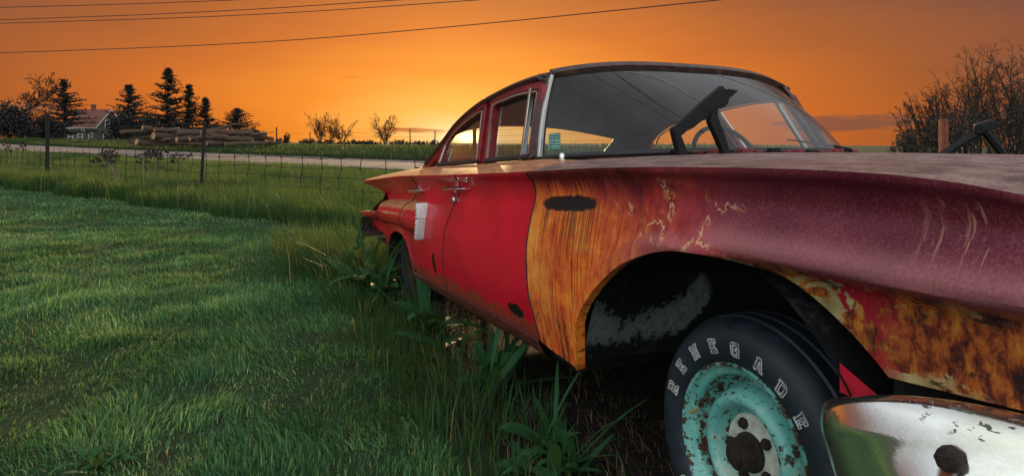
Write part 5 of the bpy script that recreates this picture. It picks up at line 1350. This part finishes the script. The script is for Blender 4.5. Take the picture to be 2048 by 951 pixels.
mb = MB(); mb.box(hp(Wh/2+.1, Lh*.55, ridge+1.08), (.92, .92, .14)); mb.build('chimney_cap', M['brick'], rf, smooth=False)
def hwin(wall, c, z, w_, h):
    u, nrm = (ga, -ev) if wall == 'g' else (ev, -ga); base = hp(0, 0, 0) + u*c + Vector((0, 0, z)); wd = empty('window', (0, 0, 0), 0, hs)
    q = lambda x, y, o: base + u*x + Vector((0, 0, y)) + nrm*o
    m_ = MB(); m_.prism([q(-w_/2, 0, .02), q(w_/2, 0, .02), q(w_/2, h, .02), q(-w_/2, h, .02)], tuple(nrm*.02)); m_.build('pane', M['pane'], wd, smooth=False)
    m_ = MB(); t = .15
    for x0, x1, y0, y1 in ((-w_/2-t, -w_/2, -t, h+t), (w_/2, w_/2+t, -t, h+t), (-w_/2, w_/2, h, h+t), (-w_/2, w_/2, -t, 0), (-w_/2, w_/2, h*.48, h*.54)):
        m_.prism([q(x0, y0, .025), q(x1, y0, .025), q(x1, y1, .025), q(x0, y1, .025)], tuple(nrm*.06))
    m_.build('frame', M['white'], wd, smooth=False)
hwin('g', 2.6, eave*.98, .85, 1.35); hwin('g', 2.2, .55, .95, 1.3); hwin('e', 1.0, .6, .7, 1.25); hwin('e', 3.3, .5, .95, 1.2); hwin('e', 2.7, eave*.66, .5, .7); hwin('e', 5.4, .6, .8, 1.2)

# ------------------------------------------------------------------ log pile across the road
def m_log():
    m, n, out = material('log_bark'); c = n.obj(); a = n.noise(n.scale(c, 1, 9, 9), 2, 6, .7)
    pbr(n, out, n.ramp(a, [(.3, (.035, .024, .018)), (.7, (.13, .088, .062))]), .9, 0, n.bump(a, .5, .03), .2); return m
M['log'] = m_log(); M['cut'] = simple('cut_wood', (.36, .19, .09), .8, 0, .3, 6, .2)
LY = 47.0
def log(px0, px1, py0, py1, r0, r1, yaw, seed):
    R = random.Random(seed); Yl = LY + R.uniform(-.6, .6)
    a = Vector(((px0-1024)/FPX*Yl, Yl-yaw, hpx(py0, Yl))); b_ = Vector(((px1-1024)/FPX*(Yl+yaw), Yl+yaw, hpx(py1, Yl)))
    n = 7; pp = [a.lerp(b_, i/n) + Vector((0, R.gauss(0, .03), R.gauss(0, .035))) for i in range(n+1)]; rad = [lerp(r0, r1, i/n)*R.uniform(.94, 1.06) for i in range(n+1)]
    c = (a+b_)/2; m_ = MB(); m_.tube([p-c for p in pp], rad, 10, False); nb = len(m_.v)
    for k, ctr in ((0, pp[0]-c), (n, pp[-1]-c)):
        m_.cur = 1; ci = m_.verts([ctr])
        for j in range(10):
            f = [k*10+j, k*10+(j+1) % 10, ci]; m_.face(f if k else f[::-1])
    o = m_.build('log', None, None, mats=[M['log'], M['cut']], angle=50); o.location = c; return o
LG = []
R = random.Random(77)
for i in range(9): x0 = 268+i*27+R.uniform(-6, 6); LG.append((x0, x0+R.uniform(60, 105), 286+R.uniform(-1.5, 1.5), 287+R.uniform(-1.5, 1.5), R.uniform(.15, .24), R.uniform(.10, .2), R.uniform(-.9, 1.6)))
for i in range(7): x0 = 300+i*26+R.uniform(-6, 6); LG.append((x0, x0+R.uniform(60, 100), 275+R.uniform(-4, 4), 276+R.uniform(-4, 4), R.uniform(.15, .27), R.uniform(.10, .22), R.uniform(-.9, 1.6)))
for i in range(5): x0 = 330+i*28+R.uniform(-6, 6); LG.append((x0, x0+R.uniform(55, 90), 265+R.uniform(-5, 4), 265+R.uniform(-5, 5), R.uniform(.12, .22), R.uniform(.08, .19), R.uniform(-.8, 1.4)))
for i, a in enumerate(LG): tag(log(*a, 100+i), 'felled log with pale sawn ends in the log pile', 'log', 'logs in the pile across the road')
tag(log(249, 358, 264, 257, .16, .10, .5, 301), 'long crooked branch log sticking out left of the pile', 'log', 'logs in the pile across the road')
tag(log(418, 505, 262, 243, .13, .05, .5, 302), 'thin pole slanting up from the right end of the pile', 'log', 'logs in the pile across the road')
tag(log(291, 322, 255, 261, .17, .17, .4, 303), 'short stub log lying on top of the pile', 'log', 'logs in the pile across the road')
for i in range(14):
    x0 = 232+i*9; tag(log(x0, x0+R.uniform(40, 80), 284+R.uniform(-3, 2), 272+R.uniform(-8, 10), .05, .025, R.uniform(-.6, .6), 400+i), 'thin slashed branch leaning at the left end of the log pile', 'branch', 'slashed branches by the log pile')

# ------------------------------------------------------------------ rusty red post and black frame beyond the hood
M['redpost'] = simple('rusty_red_post', (.20, .045, .022), .75, 0, .45, 9, .4)
Y = 12.5; X, _, z = at(1887, Y); mb = MB(); mb.box((0, 0, .85), (.13, .12, 1.9+2*(hpx(240, Y)-1.9-z+.0)*0)); top = hpx(239, Y)-z
mb = MB(); mb.box((0, 0, top/2-.1), (.135, .10, top+.2)); mb.box((0, -.054, top/2), (.03, .012, top-.1)); o = mb.build('steel_post', M['redpost'], None, smooth=False, bevel=.008); o.location = (X, Y, z)
tag(o, 'rusty red square steel post standing beyond the hood', 'post')
Y = 10.5; X, _, z = at(1962, Y); e = empty('implement_frame', (X, Y, z)); tag(e, 'black angled farm implement frame beyond the hood', 'implement')
def fp(px, py, dy=0): return Vector(((px-1024)/FPX*(Y+dy)-X, dy, hpx(py, Y+dy)-z))
mb = MB(); mb.tube([fp(1880, 312), fp(1915, 290), fp(1950, 270), fp(1972, 257)], .062, 8); mb.build('boom', M['black'], e)
foot = fp(2040, 340); 
mb = MB(); mb.tube([fp(1958, 250), fp(1985, 282), fp(2012, 318), Vector((foot.x+.25, 0, .0))], .075, 8); mb.build('strut', M['black'], e)
mb = MB(); mb.tube([fp(1880, 312), Vector((fp(1850, 340).x-.2, .1, 0))], .06, 8); mb.build('strut', M['black'], e)
mb = MB(); mb.box(fp(1970, 252), (.26, .16, .15), Matrix.Rotation(-.3, 3, 'Y')); mb.tube([fp(1960, 258, -.1), fp(1960, 258, .1)], .09, 10); mb.build('pivot', M['black'], e, bevel=.015)

# ------------------------------------------------------------------ weeds
def leaf_mesh(L, wd, curl, seed, lobed=False):
    R = random.Random(seed); n = 9; rows = []
    for i in range(n):
        f = i/(n-1); wv = wd*math.sin(math.pi*min(1, f*.93+.07))**.8*(1 if not lobed else (.65+.35*math.cos(f*22))) + .002
        x = L*(f - .18*curl*f*f); z = L*(.75*f - curl*.85*f*f); k = .25*wv
        rows.append([(x, -wv, z+k), (x, 0, z), (x, wv, z+k)])
    m_ = MB(); m_.grid(rows); me = m_.mesh('leaf', True, 80); a = me.attributes.new('var', 'FLOAT', 'POINT')
    a.data.foreach_set('value', [R.uniform(.2, .9)]*len(me.vertices)); me.materials.append(M['weedleaf']); return me
LEAVES = [leaf_mesh(1, .11, .35, 1), leaf_mesh(1, .14, .55, 2, True), leaf_mesh(1, .09, .15, 3), leaf_mesh(1, .17, .6, 4), leaf_mesh(1, .12, .8, 5, True)]
GRASSL = [leaf_mesh(1, .022, .3, 6), leaf_mesh(1, .018, .6, 7), leaf_mesh(1, .026, .12, 8)]
def weed(px, py, size, n, label, seed, upright=.5, grassy=.4, cat='weed', name='weed_plant'):
    R = random.Random(seed); Yw = FPX*CZ/(py-HOR); Xw = (px-1024)/FPX*Yw; e = empty(name, (Xw, Yw, zat(Xw, Yw))); tag(e, label, cat, 'weeds growing along the car')
    for k in range(n):
        g = R.random() < grassy; me = R.choice(GRASSL if g else LEAVES); o = bpy.data.objects.new('leaf', me); COL.objects.link(o); o.parent = e
        sc = size*R.uniform(.55, 1.15)*(1.35 if g else 1); o.scale = (sc, sc, sc)
        o.rotation_euler = (R.gauss(0, .15), -R.uniform(0, upright*1.1) + (.35 if not g else -.15), R.uniform(0, 2*math.pi)); o.location = (R.gauss(0, .03), R.gauss(0, .03), R.uniform(0, .03))
weed(735, 585, .42, 26, 'tall leafy weed clump in front of the rear wheel', 1, .6, .3)
weed(770, 600, .30, 16, 'small ragged weed beside the rear wheel opening', 2, .5, .4)
weed(845, 665, .34, 18, 'upright broad-leaved weed under the rear door', 3, .7, .25)
weed(905, 700, .24, 12, 'low sprawling weed beneath the red front door', 4, .3, .5)
weed(985, 790, .28, 22, 'bright green weed tuft below the fender edge', 5, .7, .5)
weed(1010, 760, .22, 12, 'spiky grass tuft touching the bottom of the fender', 6, .8, .9)
weed(1085, 905, .20, 20, 'broad-leaved weed with rounded leaves behind the front wheel', 7, .5, .35)
weed(1130, 960, .20, 22, 'tall grassy weed clump on the edge of the bare soil', 8, .8, .6)
weed(1040, 960, .13, 16, 'low round-leaved weed in the lawn edge', 9, .3, .1)
weed(690, 560, .34, 18, 'weed clump at the edge of the tall grass by the tail', 10, .6, .5)
weed(190, 930, .10, 30, 'low leafy weed rosette in the mown lawn', 11, .4, .3)
# dry roadside stalks
M['stalk'] = simple('dry_stalk', (.17, .13, .08), .9, 0, .3, 6, 0)
def stalk(px, Y, toppy, label, seed, heads=5):
    R = random.Random(seed); X, _, z = at(px, Y); e = empty('dry_weed', (X, Y, z)); tag(e, label, 'weed', 'dry weeds along the wire fence'); h = hpx(toppy, Y)-z
    m_ = MB(); hd = MB(); ln = R.uniform(-.25, .25)
    for k in range(R.randint(2, 4)):
        a = R.uniform(-.25, .25); pp = [Vector((a*.3, 0, 0)), Vector((a*.6+ln*.3, R.gauss(0, .05), h*.5)), Vector((a+ln, R.gauss(0, .1), h*R.uniform(.8, 1.02)))]; m_.tube(pp, [.012, .010, .006], 4, False)
        for _ in range(heads):
            hd = MB(); q = pp[2]+Vector((R.gauss(0, .10), R.gauss(0, .1), R.gauss(-.03, .06))); m_.tube([pp[1].lerp(pp[2], .8), q], [.006, .004], 3, False)
            for _ in range(5):
                p = q+Vector((R.gauss(0, .03), R.gauss(0, .03), R.gauss(0, .02))); u = Vector((R.gauss(0, 1), R.gauss(0, 1), R.gauss(0, 1))).normalized()*.035; v = u.orthogonal().normalized()*.025
                b = hd.verts([p-u, p+v, p+u, p-v]); hd.face([b, b+1, b+2, b+3])
            hd.build('seed_head', M['brush'], e, smooth=False)
    m_.build('stem', M['stalk'], e)
stalk(36, 17.5, 288, 'bushy dry weed left of the tall fence post', 1, 8); stalk(212, 15.5, 300, 'dry weed with small seed heads at the fence', 2); stalk(243, 15, 303, 'dry weed with drooping seed heads at the fence', 3, 6)
stalk(285, 12.6, 292, 'tall bent dry stalk leaning by the leaning fence post', 4, 1); stalk(318, 14, 302, 'branching dry weed before the leaning fence post', 5, 8); stalk(345, 14, 310, 'short dry weed at the foot of the leaning fence post', 6, 5)
